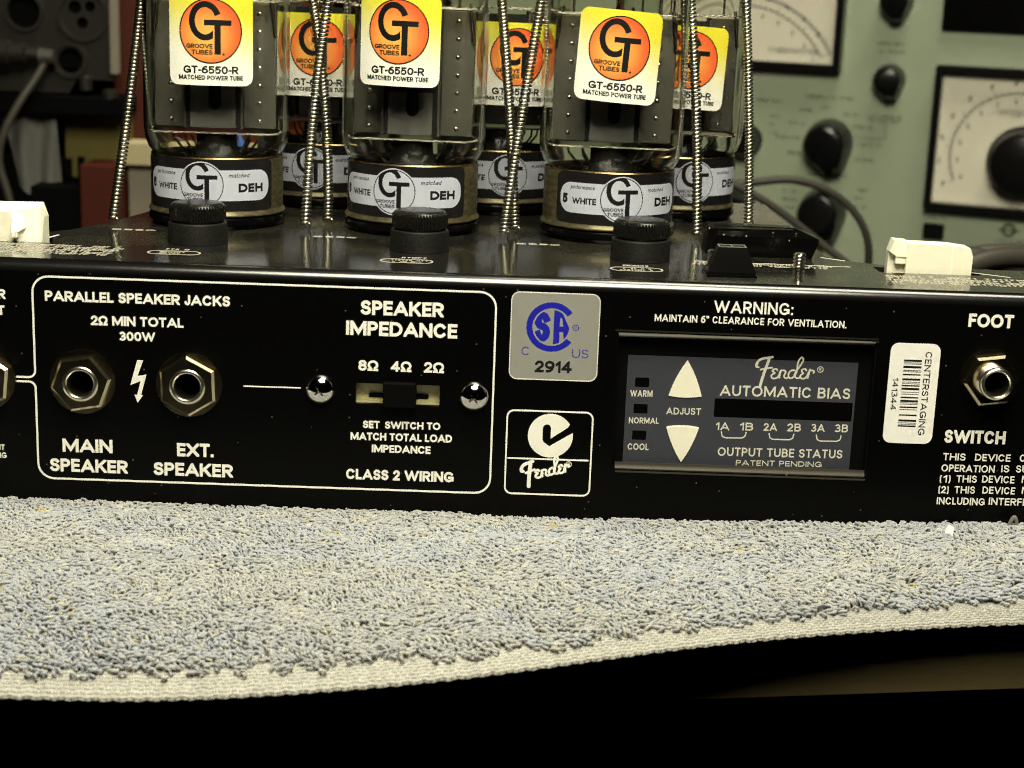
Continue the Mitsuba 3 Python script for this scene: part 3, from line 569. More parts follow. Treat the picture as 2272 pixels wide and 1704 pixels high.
def tube(cx, cy, turn_s, zc, tilt, turn_b, turn_p, label, wear):
    t = thing('vacuum_tube', label, 'vacuum tube', 'power tubes standing on the chassis')
    R = 16.25
    obj('base', lathe([(R - 1.2, 26.4), (R + 0.2, 26.5), (R + 0.55, 26.8), (R + 0.5, 27.2), (R + 0.05, 27.7), (R, 28.4), (R, 39.6), (R - 0.25, 40.2)], 96, (cx, cy, 0)), 'tube_shell', t, smooth=40)
    obj('rim', lathe([(R - 0.25, 40.15), (R - 0.1, 40.45), (R - 0.45, 40.75), (R - 1.6, 40.55)], 96, (cx, cy, 0)), 'brass_rim', t, smooth=40)
    g = lathe(glass_profile() + [(0, 105.9)] + glass_profile(1.1)[::-1] + [(15.2, 39.6)], 96, (cx, cy, 0))
    if g.volume < 0: g.invert()
    obj('glass_envelope', g, 'tube_glass', t, smooth=True)
    # the electrodes, drawn about the origin and turned
    M = trimesh.transformations.rotation_matrix(math.radians(turn_p), [0, 0, 1]); M[:3, 3] = [cx * MM, cy * MM, 0]
    put = lambda m: (m.apply_transform(M), m)[1]
    zb, zt_ = 47.0, 77.0
    side = cat(*[bx(min(s * 6.6, s * 14.5), max(s * 6.6, s * 14.5), y, y + 0.4, zb, zt_, 0.12) for s in (-1, 1) for y in (-2.6, 2.2)], *[bx(min(s * 6.5, s * 6.9), max(s * 6.5, s * 6.9), -7.2, 7.2, zb, zt_) for s in (-1, 1)], *[bx(min(s * 14.1, s * 14.5), max(s * 14.1, s * 14.5), -2.3, 2.3, zb, zt_) for s in (-1, 1)])
    pl = obj('anode_plate', put(side), 'plate_grey', t)
    dm = []
    for s in (-1, 1):
        for z in np.arange(zb + 1.8, zt_ - 1, 4.3):
            d = trimesh.creation.icosphere(2, 0.55); d.apply_scale([1, 0.7, 1]); d.apply_translation([s * 10.6, -2.6, z]); d.apply_scale(MM); dm.append(d)
    obj('dimples', put(cat(*dm)), 'chrome', pl, smooth=True)
    obj('inner_plate', put(cat(bx(-6.5, 6.5, -6.9, 6.9, zb + 0.6, zt_ - 1))), 'plate_dark', t)
    tab = box(-5.4, zb + 0.3, 5.3, 57.5).difference(Point(0.4, 53.2).buffer(1.5, 20).union(box(-1.1, 53.2, 1.9, 60)))
    obj('shield_tab', put(on_face(tab, -7.0, 0.3)), 'plate_tab', t)
    for z in (45.9, 77.4):
        oval = Point(0, 0).buffer(15.9, 40).intersection(box(-16, -8.2, 16, 8.2))
        d = on_flat(oval.buffer(-0.2), z, 0.12)
        e = on_flat(oval.difference(oval.buffer(-0.3)), z, 0.45)
        ms = obj('mica_spacer', put(e), 'mica', t)
        obj('mica_film', put(d), 'mica_film', ms)
    obj('stem', put(cat(lathe([(4.8, 45.6), (4.9, 42.5), (6.2, 40.2), (10, 38.8), (13.5, 38.4)][::-1], 40), bx(-4.4, 4.3, -1.2, 1.2, 40.5, 45.6, 0.3))), 'plate_dark', t, smooth=35)
    rods = [tube_along([(x, y, 46), (x * 0.97, y, 44), (x * 0.75, y * 0.8, 41.5), (x * 0.62, y * 0.7, 39.5)], 0.28) for x, y in ((-10.5, -1), (10.5, -1), (-7, 5), (7.5, 5), (-6.8, -6), (8.6, -5.5))]
    rods += [tube_along([(x, y, 77.5), (x, y, 86)], 0.3) for x, y in ((-10.5, 0), (10.5, 0), (0, -6), (0, 6))]
    rods += [tube_along([(-10.5, 0, 86), (-9, -2, 88), (0, -4, 88.5), (9, -2, 88), (10.5, 0, 86)], 0.3), tube_along([(14.3, -3.2, 69.5), (13.6, -3.5, 76), (13.2, -3.3, 79)], 0.4), tube_along([(-14.3, -3.2, 69.5), (-13.6, -3.5, 76), (-13.2, -3.3, 79)], 0.4)]
    obj('support_wires', put(cat(*rods)), 'wire_metal', t, smooth=35)
    obj('copper_lead', put(cat(tube_along([(0, -6, 78), (0.2, -6.3, 82), (0, -6, 87)], 0.5))), 'copper', t, smooth=35)
    # the paper sticker on the glass; drawing origin at the centre of the disc
    RG = 17.8
    def sheet(name, shape, dr_, m_, parent, size=1.2, turn=turn_s, zc_=zc, rad=RG, til=tilt, uvbox=None, label=None):
        s = affinity.translate(affinity.rotate(shape, til, origin=(0, 0)), 0, zc_)
        me, q = wrap(s, rad + dr_, cx, cy, turn, size)
        if uvbox is not None:
            q = q - [0, zc_]; c_, s_ = math.cos(math.radians(-til)), math.sin(math.radians(-til))
            q = np.c_[q[:, 0] * c_ - q[:, 1] * s_, q[:, 0] * s_ + q[:, 1] * c_]
            q = (q - np.array(uvbox[:2])) / (np.array(uvbox[2:]) - np.array(uvbox[:2]))
        return obj(name, me, m_, parent, smooth=True if uvbox is None else False, uv=q if uvbox is not None else None, label=label)
    sk = sheet('paper_label', rrect(-10.25, -12.6, 10.25, 8.8, 2.2), 0.12, 'sticker_paper', t, uvbox=(-10.25, -12.6, 10.25, 8.8))
    let, rg = emblem(0, 0, 7.45)
    sheet('disc', Point(0, 0).buffer(7.4, 40), 0.22, 'sticker_orange', sk, uvbox=(-7.4, -7.4, 7.4, 7.4))
    sheet('emblem', unary_union([let, rg]), 0.32, 'print_black', sk)
    sheet('lettering', unary_union([words('GT-6550-R', -6.55, -9.85, 13.1, 1.8, 0, 'H'), words('MATCHED POWER TUBE', -7.75, -11.35, 15.4, 1.12, 0, 'H')]), 0.22, 'print_black', sk)
    # the printed band round the base; drawing origin at the centre of its ring
    kw = dict(turn=turn_b, zc_=34.3, rad=R, til=0)
    bl = sheet('base_label', rrect(-17.6, -6.35, 19.0, 6.0, 1.6), 0.1, 'print_black', t, **kw)
    pill = rrect(-16.3, -3.75, 17.7, 3.65, 3.2).union(Point(0, 0).buffer(5.65, 32))
    sheet('white_field', pill.difference(ring(Point(0, 0).buffer(5.25, 32), 0.22)), 0.19, 'label_white', bl, **kw)
    lb, _ = emblem(0.0, 0.35, 5.9)
    tx = unary_union([lb.intersection(Point(0, 0).buffer(5.2)), words('5', -15.5, -1.5, 1.5, 2.35, 0, 'X'), words('WHITE', -12.6, -1.5, 6.3, 1.55, 0, 'H'), words('DEH', 9.0, -1.7, 6.7, 2.15, 0, 'X'),
                      words('performance', -13.2, 2.1, 6.3, 0.95, 0, 'B', 12), words('matched', 6.6, 1.9, 5.1, 1.0, 0, 'B', 12)])
    sheet('lettering', tx, 0.28, 'print_black', bl, **kw)
tube(-74.9, 66, 5.5, 70.6, 0.0, -3.5, 3, 'leftmost tube of the front row, its orange disc sticker cut by the top edge', 0)
tube(-26.1, 66, -10.5, 72.0, -0.6, -13, -4, 'middle tube of the front row, behind the middle fuse holder', 1)
tube(22.9, 66, -0.6, 70.1, -3.5, 8.4, -3, 'rightmost tube of the front row, its sticker tilted and fully in view', 1)
tube(-53.8, 110, 2.0, 66.0, 0.0, -4, 0, 'leftmost tube of the back row, seen behind two crossing springs', 0)
tube(-5.1, 110, 14, 65.4, -1.0, 10, 2, 'middle tube of the back row, its sticker crossed by two springs in a V', 0)
tube(43.8, 110, 2, 66.3, -3.0, 14, -3, 'rightmost tube of the back row, half hidden by the front right tube', 0)

# ---------------------------------------------------------------- retaining springs
def coil(p0, p1, bow, label, R=0.98, wire=0.35, pitch=0.95, seg=14):
    p0, p1 = np.array(p0, float), np.array(p1, float); mid = (p0 + p1) / 2 + np.array(bow, float)
    path = spline([p0, mid, p1], 60); L = np.linalg.norm(np.diff(path, axis=0), axis=1).sum(); n = int(L / pitch); k = n * seg + 1
    s = np.linspace(0, 1, k); idx = s * 59; c = np.stack([np.interp(idx, np.arange(60), path[:, i]) for i in range(3)], 1)
    tg = np.gradient(c, axis=0); tg /= np.linalg.norm(tg, axis=1, keepdims=True)
    a = np.cross(tg, [0, 1.0, 0]); a /= np.linalg.norm(a, axis=1, keepdims=True); b = np.cross(tg, a); th = 2 * np.pi * n * s
    h = c + R * (np.cos(th)[:, None] * a + np.sin(th)[:, None] * b)
    t = thing('retaining_spring', label, 'spring', 'tube retaining springs')
    obj('coil', tube_along(h, wire, 6), 'spring_steel', t, smooth=True)
    e = p0 + np.array([0.9, -0.3, -0.2])
    obj('hook', tube_along(spline([h[0], e + [0.3, -0.2, -0.1], e + [0.2, -0.1, -1.0], e + [0.0, 0, -2.4]], 16), wire * 0.85, 6), 'spring_steel', t, smooth=True)
Z0 = ZT + 1.6
coil((-97.9, 52.5, Z0), (-92.5, 72, 92), (0.4, 0, 0), 'shiny coil spring at the far left, left of the leftmost tubes')
coil((-51.6, 55.5, Z0), (-45.6, 71, 94), (-1.2, 0, 0), 'coil spring bright at its foot, front one of the crossing pair')
coil((-47.0, 64, Z0), (-57.6, 90, 94), (2.2, 0, 0), 'dull coil spring leaning left, rear one of the crossing pair')
coil((-2.9, 53.5, Z0), (6.2, 74, 92), (-0.4, 0, 0), 'coil spring leaning right, front one of the V before the middle back tube')
coil((-0.2, 61, Z0), (-7.4, 90, 94), (0.6, 0, 0), 'coil spring leaning left, rear one of the V before the middle back tube')
coil((45.2, 62.5, Z0), (40.0, 76, 92), (1.0, 0, 0), 'coil spring right of the front right tube, in front of the back right sticker')
coil((61.8, 88, Z0), (56.6, 93, 92), (0.6, 0, 0), 'shiny coil spring at the far right, right of all the tubes')

# ---------------------------------------------------------------- white connectors
t = thing('white_connector', 'white plastic connector on the right end of the chassis top, wholly in view', 'connector')
obj('housing', hull([(88.7, 24.2, 18), (103.5, 24.2, 18), (103.5, 29.6, 18), (88.7, 29.6, 18), (88.7, 24.2, 30.1), (98.5, 24.2, 29.9), (102.9, 24.2, 29.4), (103.6, 24.2, 27.6), (88.7, 29.6, 30.1), (98.5, 29.6, 29.9), (102.9, 29.6, 29.4), (103.6, 29.6, 27.6)]), 'connector_white', t)
obj('ribs', cat(bx(98.9, 99.15, 23.95, 24.3, 23, 29.3), bx(88.5, 88.9, 24.0, 24.4, 23, 29.9), bx(101.4, 101.6, 24.0, 24.3, 23, 29.3)), 'connector_white', t)
obj('latch', cat(hull([(85.6, 24.8, 30.7), (88.6, 24.8, 30.5), (84.8, 25.0, 28.0), (88.6, 24.4, 26.9), (86.4, 24.6, 26.9), (85.6, 28.5, 30.7), (88.6, 28.5, 30.5), (84.8, 28.5, 28.0), (88.6, 28.5, 26.9)]), bx(86.3, 88.6, 24.9, 26.0, 25.3, 27.2), bx(84.9, 88.7, 26.6, 29, 18, 28)), 'connector_white', t)
t = thing('white_connector', 'white plastic connector with a wedge latch cut by the left edge of the picture', 'connector')
obj('housing', hull([(-124, 22.8, 18), (-107.6, 23.4, 18), (-124, 30, 18), (-107.2, 30, 18), (-124, 22.8, 30.0), (-114.2, 22.8, 30.1), (-107.7, 25.6, 31.0), (-107.2, 26.2, 28.6), (-124, 30, 31.4), (-108.2, 30, 31.6), (-107.2, 30, 28.6)]), 'connector_white', t)
obj('latch', cat(hull([(-113.3, 23.4, 30.3), (-111.4, 24.2, 30.2), (-113.2, 20.9, 25.6), (-110.6, 22.2, 26.6), (-112.4, 21.2, 25.4), (-113.3, 23.2, 25.2), (-110.4, 24.2, 26.4)]), bx(-113.2, -112.0, 21.2, 23.2, 24.6, 26.0)), 'connector_white', t)

# ---------------------------------------------------------------- long black connector behind the clip
t = thing('black_connector', 'long black plastic socket bar lying on the chassis top behind the small clip', 'connector')
obj('housing', cat(hull([(47.0, 38, ZT), (69.8, 38.6, ZT), (69.8, 47, ZT), (47.0, 47, ZT), (47.6, 38, ZT + 4.9), (71.2, 38.8, ZT + 4.7), (71.4, 39, ZT + 4.1), (71.3, 46, ZT + 5.0), (48.0, 46, ZT + 6.4), (66.8, 46, ZT + 6.2)]), hull([(45.0, 42, ZT), (47.6, 42, ZT), (45.6, 42, ZT + 6.0), (48.4, 42, ZT + 6.0), (45.0, 50, ZT), (48, 50, ZT), (45.8, 50, ZT + 6.5), (66, 50, ZT + 6.2), (66, 44, ZT + 6.0), (66, 50, ZT)])), 'black_plastic', t)
dots = []
for x, y, z in ((48.7, 38.2, 28.5), (64.2, 38.6, 27.6), (71.0, 39.0, 27.5), (45.7, 41.8, 29.4), (60.6, 40.6, 29.0), (66.2, 41.2, 28.9), (54.0, 38.4, 28.3)):
    d = trimesh.creation.icosphere(1, 0.25); d.apply_translation([x, y, z]); d.apply_scale(MM); dots.append(d)
obj('pins', cat(*dots), 'bare_steel', t)

# ---------------------------------------------------------------- the towel
HX = np.array([-150, -118, -87.6, -63, -39.5, -7.4, 31.3, 63.5, 103, 150.0])
HY = np.array([-76.3, -78.2, -78.2, -78.2, -77.4, -71.5, -56.3, -46.0, -37.3, -32.5])
HZ = np.array([-40.5, -40.3, -40.0, -39.6, -38.0, -36.4, -36.1, -36.0, -36.0, -36.0])
from scipy.interpolate import CubicSpline
hy, hz = CubicSpline(HX, HY), CubicSpline(HX, HZ)
def ground(x, s):                                # the towel's weave: s = 0 at the panel, 1 at the hem's outer edge, below 0 under the chassis
    y = np.where(s > 0, s * hy(x), -s * -40.0 * -1)
    n = meshkit.fbm(np.stack([x / 26, y / 20, 0 * x], -1), 3, 5) - 0.5
    z0 = -31.2 + 2.4 * np.clip((x - 15) / 95, 0, 1) ** 1.5
    z = z0 + (hz(x) - z0) * np.clip(s, 0, 1) ** 3 + n * 4.8 * np.clip(1 - s, 0, 1) * np.clip(s * 4, 0, 1) + 0.9 * np.clip(1 - np.abs(s - 0.45) / 0.4, 0, 1) * np.sin(x / 17.0 + 1)
    return np.stack([x, y, z], -1)
TW = thing('towel', 'grey terry towel with a pale woven hem, lying under the amplifier', 'towel')
gx, gs = np.meshgrid(np.linspace(-150, 150, 201), np.linspace(-0.6, 0.93, 60), indexing='ij')
def grid_mesh(p, n, m):
    i, j = np.meshgrid(np.arange(n - 1), np.arange(m - 1), indexing='ij'); q = np.stack([i * m + j, (i + 1) * m + j, (i + 1) * m + j + 1, i * m + j + 1], -1).reshape(-1, 4)
    return trimesh.Trimesh(p.reshape(-1, 3) * MM, np.vstack([q[:, [0, 1, 2]], q[:, [0, 2, 3]]]), process=False)
gr = grid_mesh(ground(gx, gs), 201, 60); obj('weave', gr, 'towel_ground', TW, smooth=True)
us = np.linspace(0, 1, 13); hx_ = np.linspace(-150, 150, 901); ux, uu = np.meshgrid(hx_, us, indexing='ij')
def hem_pt(x, u):                                # from the pile (u = 0) over the edge (u = 1), with a folded-under lip
    base = ground(x, np.full_like(x, 0.86)); end = np.stack([x, hy(x), hz(x)], -1)
    w = np.clip(u / 0.8, 0, 1)[..., None]; p = base * (1 - w) + end * w
    p[..., 2] += 0.9 * np.sin(np.clip(u / 0.8, 0, 1) * np.pi) + 0.12 * np.sin(x * 2.1) * u
    k = np.clip((u - 0.8) / 0.2, 0, 1); p[..., 1] += 1.6 * k ** 2 - 0.5 * np.sin(k * np.pi); p[..., 2] -= 1.3 * k
    return p
hm = grid_mesh(hem_pt(ux, uu), 901, 13)
obj('hem', hm, 'hem_cloth', TW, smooth=True, uv=np.stack([(ux + 150) / 150, uu], -1).reshape(-1, 2), label='pale flat woven hem along the front edge of the towel')
def stitches():
    X, U = [], []
    for k, u in enumerate(np.linspace(0.02, 0.86, 15)):
        x = np.arange(-124, 124, 1.2) + 0.6 * (k % 2); X.append(x + rng.normal(0, 0.06, len(x))); U.append(np.full(len(x), u) + rng.normal(0, 0.004, len(x)))
    x, u = np.concatenate(X), np.concatenate(U); e = 1e-3
    p = hem_pt(x, u); tx = hem_pt(x + 0.3, u) - p; tu = hem_pt(x, u + e) - p; tx /= np.linalg.norm(tx, axis=1, keepdims=True); tu /= np.linalg.norm(tu, axis=1, keepdims=True); nn = np.cross(tu, tx); nn *= np.sign(nn[:, 2:])
    b = trimesh.creation.icosphere(0); s = np.array([0.66, 0.21, 0.15]); r = rng.uniform(0.85, 1.12, (len(x), 1, 1)); v = b.vertices * s
    V = p[:, None] + 0.02 * nn[:, None] + r * (v[None, :, :1] * tx[:, None] + v[None, :, 1:2] * tu[:, None] + v[None, :, 2:] * nn[:, None])
    F = (b.faces[None] + (np.arange(len(x)) * len(b.vertices))[:, None, None]).reshape(-1, 3); w = rng.random(len(x))[:, None]
    return trimesh.Trimesh(V.reshape(-1, 3) * MM, F, process=False), np.repeat(np.array([0.45, 0.44, 0.40]) * (0.75 + 0.4 * w), len(b.vertices), axis=0)
sm, sc = stitches()
obj('stitching', sm, 'pile_cloth', f'{TW}__hem', smooth=True, color=sc, kind='stuff', label='fine woven stitches of the pale hem')
def pile():
    xs, ss = np.arange(-124, 124, 0.66), None
    X, Y = [], []
    for k, s0 in enumerate(np.arange(-0.02, 0.95, 0.0105)):
        X.append(xs + 0.33 * (k % 2) + rng.normal(0, 0.10, len(xs))); Y.append(np.full(len(xs), s0) + rng.normal(0, 0.0022, len(xs)))
    x, s = np.concatenate(X), np.concatenate(Y)
    dens = np.abs(hy(x)) * 0.0105                      # rows lie closer where the towel is shorter: thin them out there
    keep = (rng.random(len(x)) < np.clip(dens / 0.80, 0, 1)) & (s < 0.918 - 0.065 * np.clip((x - 35) / 70, 0, 1) + 0.010 * np.sin(x * 0.9) + 0.035 * (meshkit.noise(np.stack([x / 2.2, 0 * x, 0 * x], -1), 3) - 0.5) + rng.normal(0, 0.012, len(x)))
    x, s = x[keep], s[keep]; n = len(x); b = ground(x, s)
    q = np.stack([b[:, 0] / 7.0, b[:, 1] / 4.5, 0 * x], -1)
    clump = np.stack([meshkit.noise(q, 11), meshkit.noise(q, 12)], -1) - 0.5
    fine = rng.normal(0, 1, (n, 2))
    fr = np.clip((s - 0.55) / 0.35, 0, 1)[:, None]
    lean = clump * np.array([2.0, 1.5]) + fine * np.array([0.30, 0.22]) + np.array([0.25, -0.55]) + fr * np.array([0.0, -0.8])
    h = 1.3 + 0.5 * meshkit.noise(q * 0.6 + 9, 4) + rng.normal(0, 0.2, n) - 0.30 * np.linalg.norm(lean, axis=1)
    h = np.clip(h, 0.7, 2.4) * (1 + 0.25 * fr[:, 0])
    ang = rng.normal(0, 0.5, n) + clump[:, 0] * 2.4; e = np.stack([np.cos(ang), np.sin(ang), 0 * ang], -1) * (0.50 + 0.14 * rng.random(n))[:, None]
    L3 = np.c_[lean, np.zeros(n)]; up = np.array([0, 0, 1.0])
    f = [(-0.8, 0.0, 0.0), (-1.0, 0.5, 0.3), (-0.55, 0.95, 0.85), (0.5, 0.95, 1.1), (1.0, 0.45, 0.65), (0.8, 0.05, 0.25)]
    pts = np.stack([b + e * a_ + up * (h * z_)[:, None] + L3 * l_ for a_, z_, l_ in f], 1)
    tw = np.stack([e[:, 1], -e[:, 0], 0 * ang], -1); pts[:, 1:5] += tw[:, None] * (rng.normal(0, 0.45, (n, 4, 1)))
    t = np.gradient(pts, axis=1); t /= np.linalg.norm(t, axis=2, keepdims=True) + 1e-9
    r0 = np.broadcast_to(tw[:, None], t.shape) + 1e-3; a = np.cross(t, r0); a /= np.linalg.norm(a, axis=2, keepdims=True) + 1e-9; c = np.cross(t, a)
    rad = (0.265 + 0.04 * rng.random(n))[:, None, None, None] * np.array([0.85, 1, 1.05, 1.05, 1, 0.85])[None, :, None, None]
    S = 4; th = np.arange(S) * 2 * np.pi / S
    v = pts[:, :, None] + rad * (np.cos(th)[None, None, :, None] * a[:, :, None] + np.sin(th)[None, None, :, None] * c[:, :, None])
    K = 6; i, j = np.meshgrid(np.arange(K - 1), np.arange(S), indexing='ij'); qd = np.stack([i * S + j, i * S + (j + 1) % S, (i + 1) * S + (j + 1) % S, (i + 1) * S + j], -1).reshape(-1, 4)
    fc = np.vstack([qd[:, [0, 1, 2]], qd[:, [0, 2, 3]]]); fc = (fc[None] + (np.arange(n) * K * S)[:, None, None]).reshape(-1, 3)
    # yarn colours: mostly grey, some bluer, some cream, a few stained tan
    w = rng.random(n); bl = meshkit.noise(q * 1.4 + 30, 8); st = meshkit.fbm(np.stack([b[:, 0] / 9, b[:, 1] / 7, 0 * x], -1), 3, 21)
    col = np.array([0.42, 0.43, 0.445]) * (0.88 + 0.22 * w)[:, None]
    col = col * (1 - 0.5 * np.clip(bl - 0.45, 0, 1)[:, None]) + np.array([0.33, 0.36, 0.42]) * (0.5 * np.clip(bl - 0.45, 0, 1))[:, None]
    pt = np.clip(3.2 * (meshkit.fbm(np.stack([b[:, 0] / 20 + 7, b[:, 1] / 13, 0 * x], -1), 3, 31) - 0.5) + 0.5, 0, 1)[:, None]
    col = col * (np.array([1.14, 1.155, 1.18]) * (1 - pt) + np.array([1.20, 1.18, 1.12]) * pt)
    cream = (rng.random(n) < 0.10)[:, None]; col = np.where(cream, np.array([0.60, 0.58, 0.49]) * (0.8 + 0.3 * w)[:, None], col)
    tan = ((st > 0.77) & (rng.random(n) < 0.22))[:, None]; col = np.where(tan, np.array([0.52, 0.46, 0.29]), col)
    return v.reshape(-1, 3), fc, np.repeat(col, K * S, axis=0)
v, f, col = pile()
obj('pile', trimesh.Trimesh(v * MM, f, process=False), 'pile_cloth', TW, smooth=True, color=col, kind='stuff', label='looped terry pile of the towel')
t = thing('lint_scrap', 'tiny white scrap lying on the towel near its right end', 'scrap')
obj('scrap', hull([(94.6, -7.2, -28.7), (96.2, -7.6, -28.6), (96.6, -6.9, -26.7), (95.4, -6.4, -26.2), (94.9, -6.2, -27.5), (96.4, -5.8, -27.5)]), 'lint_white', t)
t = thing('loose_thread', 'pulled grey loop standing up from the towel below the fine print', 'thread')
obj('thread', tube_along(spline([(109.6, -2.5, -29), (109.9, -2.8, -26.6), (110.7, -2.9, -25.2), (111.2, -2.8, -26.2), (111.6, -2.6, -29)], 24), 0.45, 6), 'cloth_pale', t, smooth=True)

# ---------------------------------------------------------------- green test instrument behind, at an angle
IO = np.array([215.2, 620.0, 6.8])
IN = np.array([-0.39403, -0.91827, -0.03903]); IX = np.array([0.91903, -0.39415, -0.00484]); IZ = np.array([-0.01094, -0.03778, 0.99923])
IM = np.eye(4); IM[:3, 0], IM[:3, 1], IM[:3, 2], IM[:3, 3] = IX, IZ, IN, IO * MM      # drawing x, drawing y up, z toward the viewer
def inst(m): m = m.copy(); m.apply_scale(MM); m.apply_transform(IM); return m
def plate(shape, z0, d): m = extr(shape, d); m.apply_translation([0, 0, z0]); return inst(m)
I = thing('test_instrument', 'pale green electronic test instrument with meters and black knobs behind the amplifier', 'test instrument')
b = trimesh.creation.box([520, 262, 240]); b.apply_translation([-60, 49, -121.5]); obj('cabinet', inst(b), 'black_matte', I)
obj('front_panel', plate(rrect(-318, -84, 198, 180, 2), -1.5, 1.5), 'green_enamel', I)
def meter(x0, y0, x1, y1, bw, arc, label, seed):
    mt = obj('meter', plate(rrect(x0, y0, x1, y1, 1.5).difference(box(x0 + bw, y0 + bw, x1 - bw, y1 - bw)), 0, 9), 'knob_black', I, label=label)
    obj('meter_face', plate(box(x0 + bw - 0.2, y0 + bw - 0.2, x1 - bw + 0.2, y1 - bw + 0.2), 0.05, 2.0), 'meter_paper', mt)
    cx, cy, r, a0, a1 = arc; g = [line([(cx + r * math.cos(q), cy + r * math.sin(q)) for q in np.radians(np.linspace(a0, a1, 40))], 0.9)]
    rr = np.random.default_rng(seed)
    for k, q in enumerate(np.radians(np.linspace(a0, a1, 31))):
        l = 3.0 if k % 5 == 0 else 1.6; g.append(line([(cx + r * math.cos(q), cy + r * math.sin(q)), (cx + (r + l) * math.cos(q), cy + (r + l) * math.sin(q))], 0.5))
        if k % 3 == 0:
            for d_, s in ((6.0, 1.2), (-4.5, 1.0)):
                px, py = cx + (r + d_) * math.cos(q), cy + (r + d_) * math.sin(q); g.append(affinity.rotate(box(px - s * 0.8, py - s * 1.3, px + s * 0.3, py + s * 1.3), rr.uniform(-30, 30)))
    g = unary_union(g).intersection(box(x0 + bw + 1, y0 + bw + 1, x1 - bw - 1, y1 - bw - 1))
    obj('scale', plate(g, 2.05, 0.1), 'meter_print', mt); return mt
m1 = meter(-122, 35, -24.5, 112, 4.5, (-86, 15, 56, 30, 145), 'large white meter at the top behind the right tubes', 1)
obj('mirror_band', plate(line([(-86 + 62 * math.cos(q), 15 + 62 * math.sin(q)) for q in np.radians(np.linspace(32, 140, 40))], 2.2).intersection(box(-116, 41, -30, 107)), 2.05, 0.08), 'mirror_grey', m1)
obj('scale', plate(small_print(-70, -40, 44.5, 1, 3, 2.6, 0, 9), 2.05, 0.1), 'meter_print', m1)
m2 = meter(30.5, -39.5, 128, 43, 4.2, (78, -7, 36, 20, 205), 'white dial window with a black knob at the right edge', 2)
obj('scale', plate(unary_union([line([(76 + 30 * math.cos(q), -10 + 30 * math.sin(q)) for q in np.radians(np.linspace(60, 120, 16))], 0.3), small_print(66, 84, 16, 1, 3, 3, 0, 12)]), 2.05, 0.1), 'meter_print', m2)
obj('display_window', plate(rrect(30.5, 62, 122, 106, 1), 0.02, 3.0), 'black_plastic', I, label='black blank window at the upper right')
def knob(x, y, r, h, label, pointer=True, ang=-90):
    pr = [(0, 0), (r * 1.02, 0), (r * 1.02, h * 0.18), (r * 0.93, h * 0.25), (r * 0.88, h * 0.85), (r * 0.74, h), (0, h * 0.98)]
    m = trimesh.creation.revolve(np.array(pr), sections=48)
    p = None
    if pointer:
        p = trimesh.convex.convex_hull(np.array([(x_, y_, z_) for x_, y_ in ((-r * 0.75, 0), (r * 0.75, 0), (-r * 0.28, -r * 1.32), (r * 0.28, -r * 1.32)) for z_ in (0.5, h * 0.62)]))
        p.apply_transform(trimesh.transformations.rotation_matrix(math.radians(ang + 90), [0, 0, 1]))
        m = trimesh.convex.convex_hull(np.vstack([m.vertices, p.vertices]))
    m.apply_translation([x, y, 0.05]); obj('knob', inst(m), 'knob_black', I, smooth=50, label=label)
knob(4, 77, 9.2, 14, 'small black pointer knob at the top centre of the green panel', True, -80)
knob(3.5, 32.5, 9.0, 14, 'small black pointer knob between the two meters', True, -75)
knob(-29, -6.5, 14.0, 18, 'large black knob in the middle of the green panel', True, -70)
knob(-29.5, -48, 14.0, 18, 'large black knob low on the panel behind the cable', True, -72)
knob(-79, -8.5, 9.5, 15, 'black knob half hidden by the rightmost spring', False)
knob(-84, -50, 13, 16, 'black knob hidden behind the back right tube base', False)
knob(83, -9, 20.0, 20, 'big black dial knob over the right meter', False)
obj('push_button', plate(rrect(31, -57, 43, -48.5, 0.8), 0.02, 4), 'knob_black', I, label='small black square button below the right meter')
gp = [small_print(-6, 12, 52, 1, 3, 1.6, 0, 51), small_print(-5, 11, 47.5, 1, 3, 1.4, 0, 52), small_print(-45, -16, 19, 1, 3, 1.8, 0, 53), small_print(-51, -41, 11, 1, 3, 1.5, 0, 54), small_print(-36, -28, 13, 1, 3, 1.5, 0, 55), small_print(-22, -12, 10, 1, 3, 1.5, 0, 56),
      small_print(-7, 12, 10, 2, 2.4, 1.5, 0, 57), small_print(-16, -3, 3, 1, 3, 1.5, 0, 58), small_print(-14, 4, -7, 1, 3, 1.6, 0, 59), small_print(-14, 0, -16, 1, 3, 1.6, 0, 60), small_print(-54, -43, 3, 1, 3, 1.5, 0, 61), small_print(-62, -44, -6, 1, 3, 1.5, 0, 62), small_print(-54, -44, -15, 1, 3, 1.5, 0, 63),
      small_print(-43, -16, -27, 1, 3, 1.7, 0, 64), small_print(-55, -45, -38, 3, 5, 1.5, 0, 65), small_print(-12, -4, -34, 3, 5, 1.5, 0, 66), small_print(30, 44, -46.5, 1, 3, 1.5, 0, 67), small_print(72, 90, -56, 1, 3, 1.6, 0, 68), small_print(-75, -58, 15, 1, 3, 1.6, 0, 69), small_print(-66, -60, 6, 3, 5, 1.5, 0, 70), small_print(80, 110, 50, 1, 3, 1.8, 0, 71),
      line([(3.5, 7.5), (3.5, -2.2), (-14, -2.2)], 0.4), unary_union([ring(Point(79, -49).buffer(3.2, 20), 1.6), line([(73, -49), (85, -49)], 1.0)])]
for g in gp: obj('panel_print', plate(g, 0.02, 0.1), 'green_print', I)
obj('panel_screw', plate(Point(-80, 32).buffer(2.2, 20), 0.02, 1.5), 'wire_metal', I)

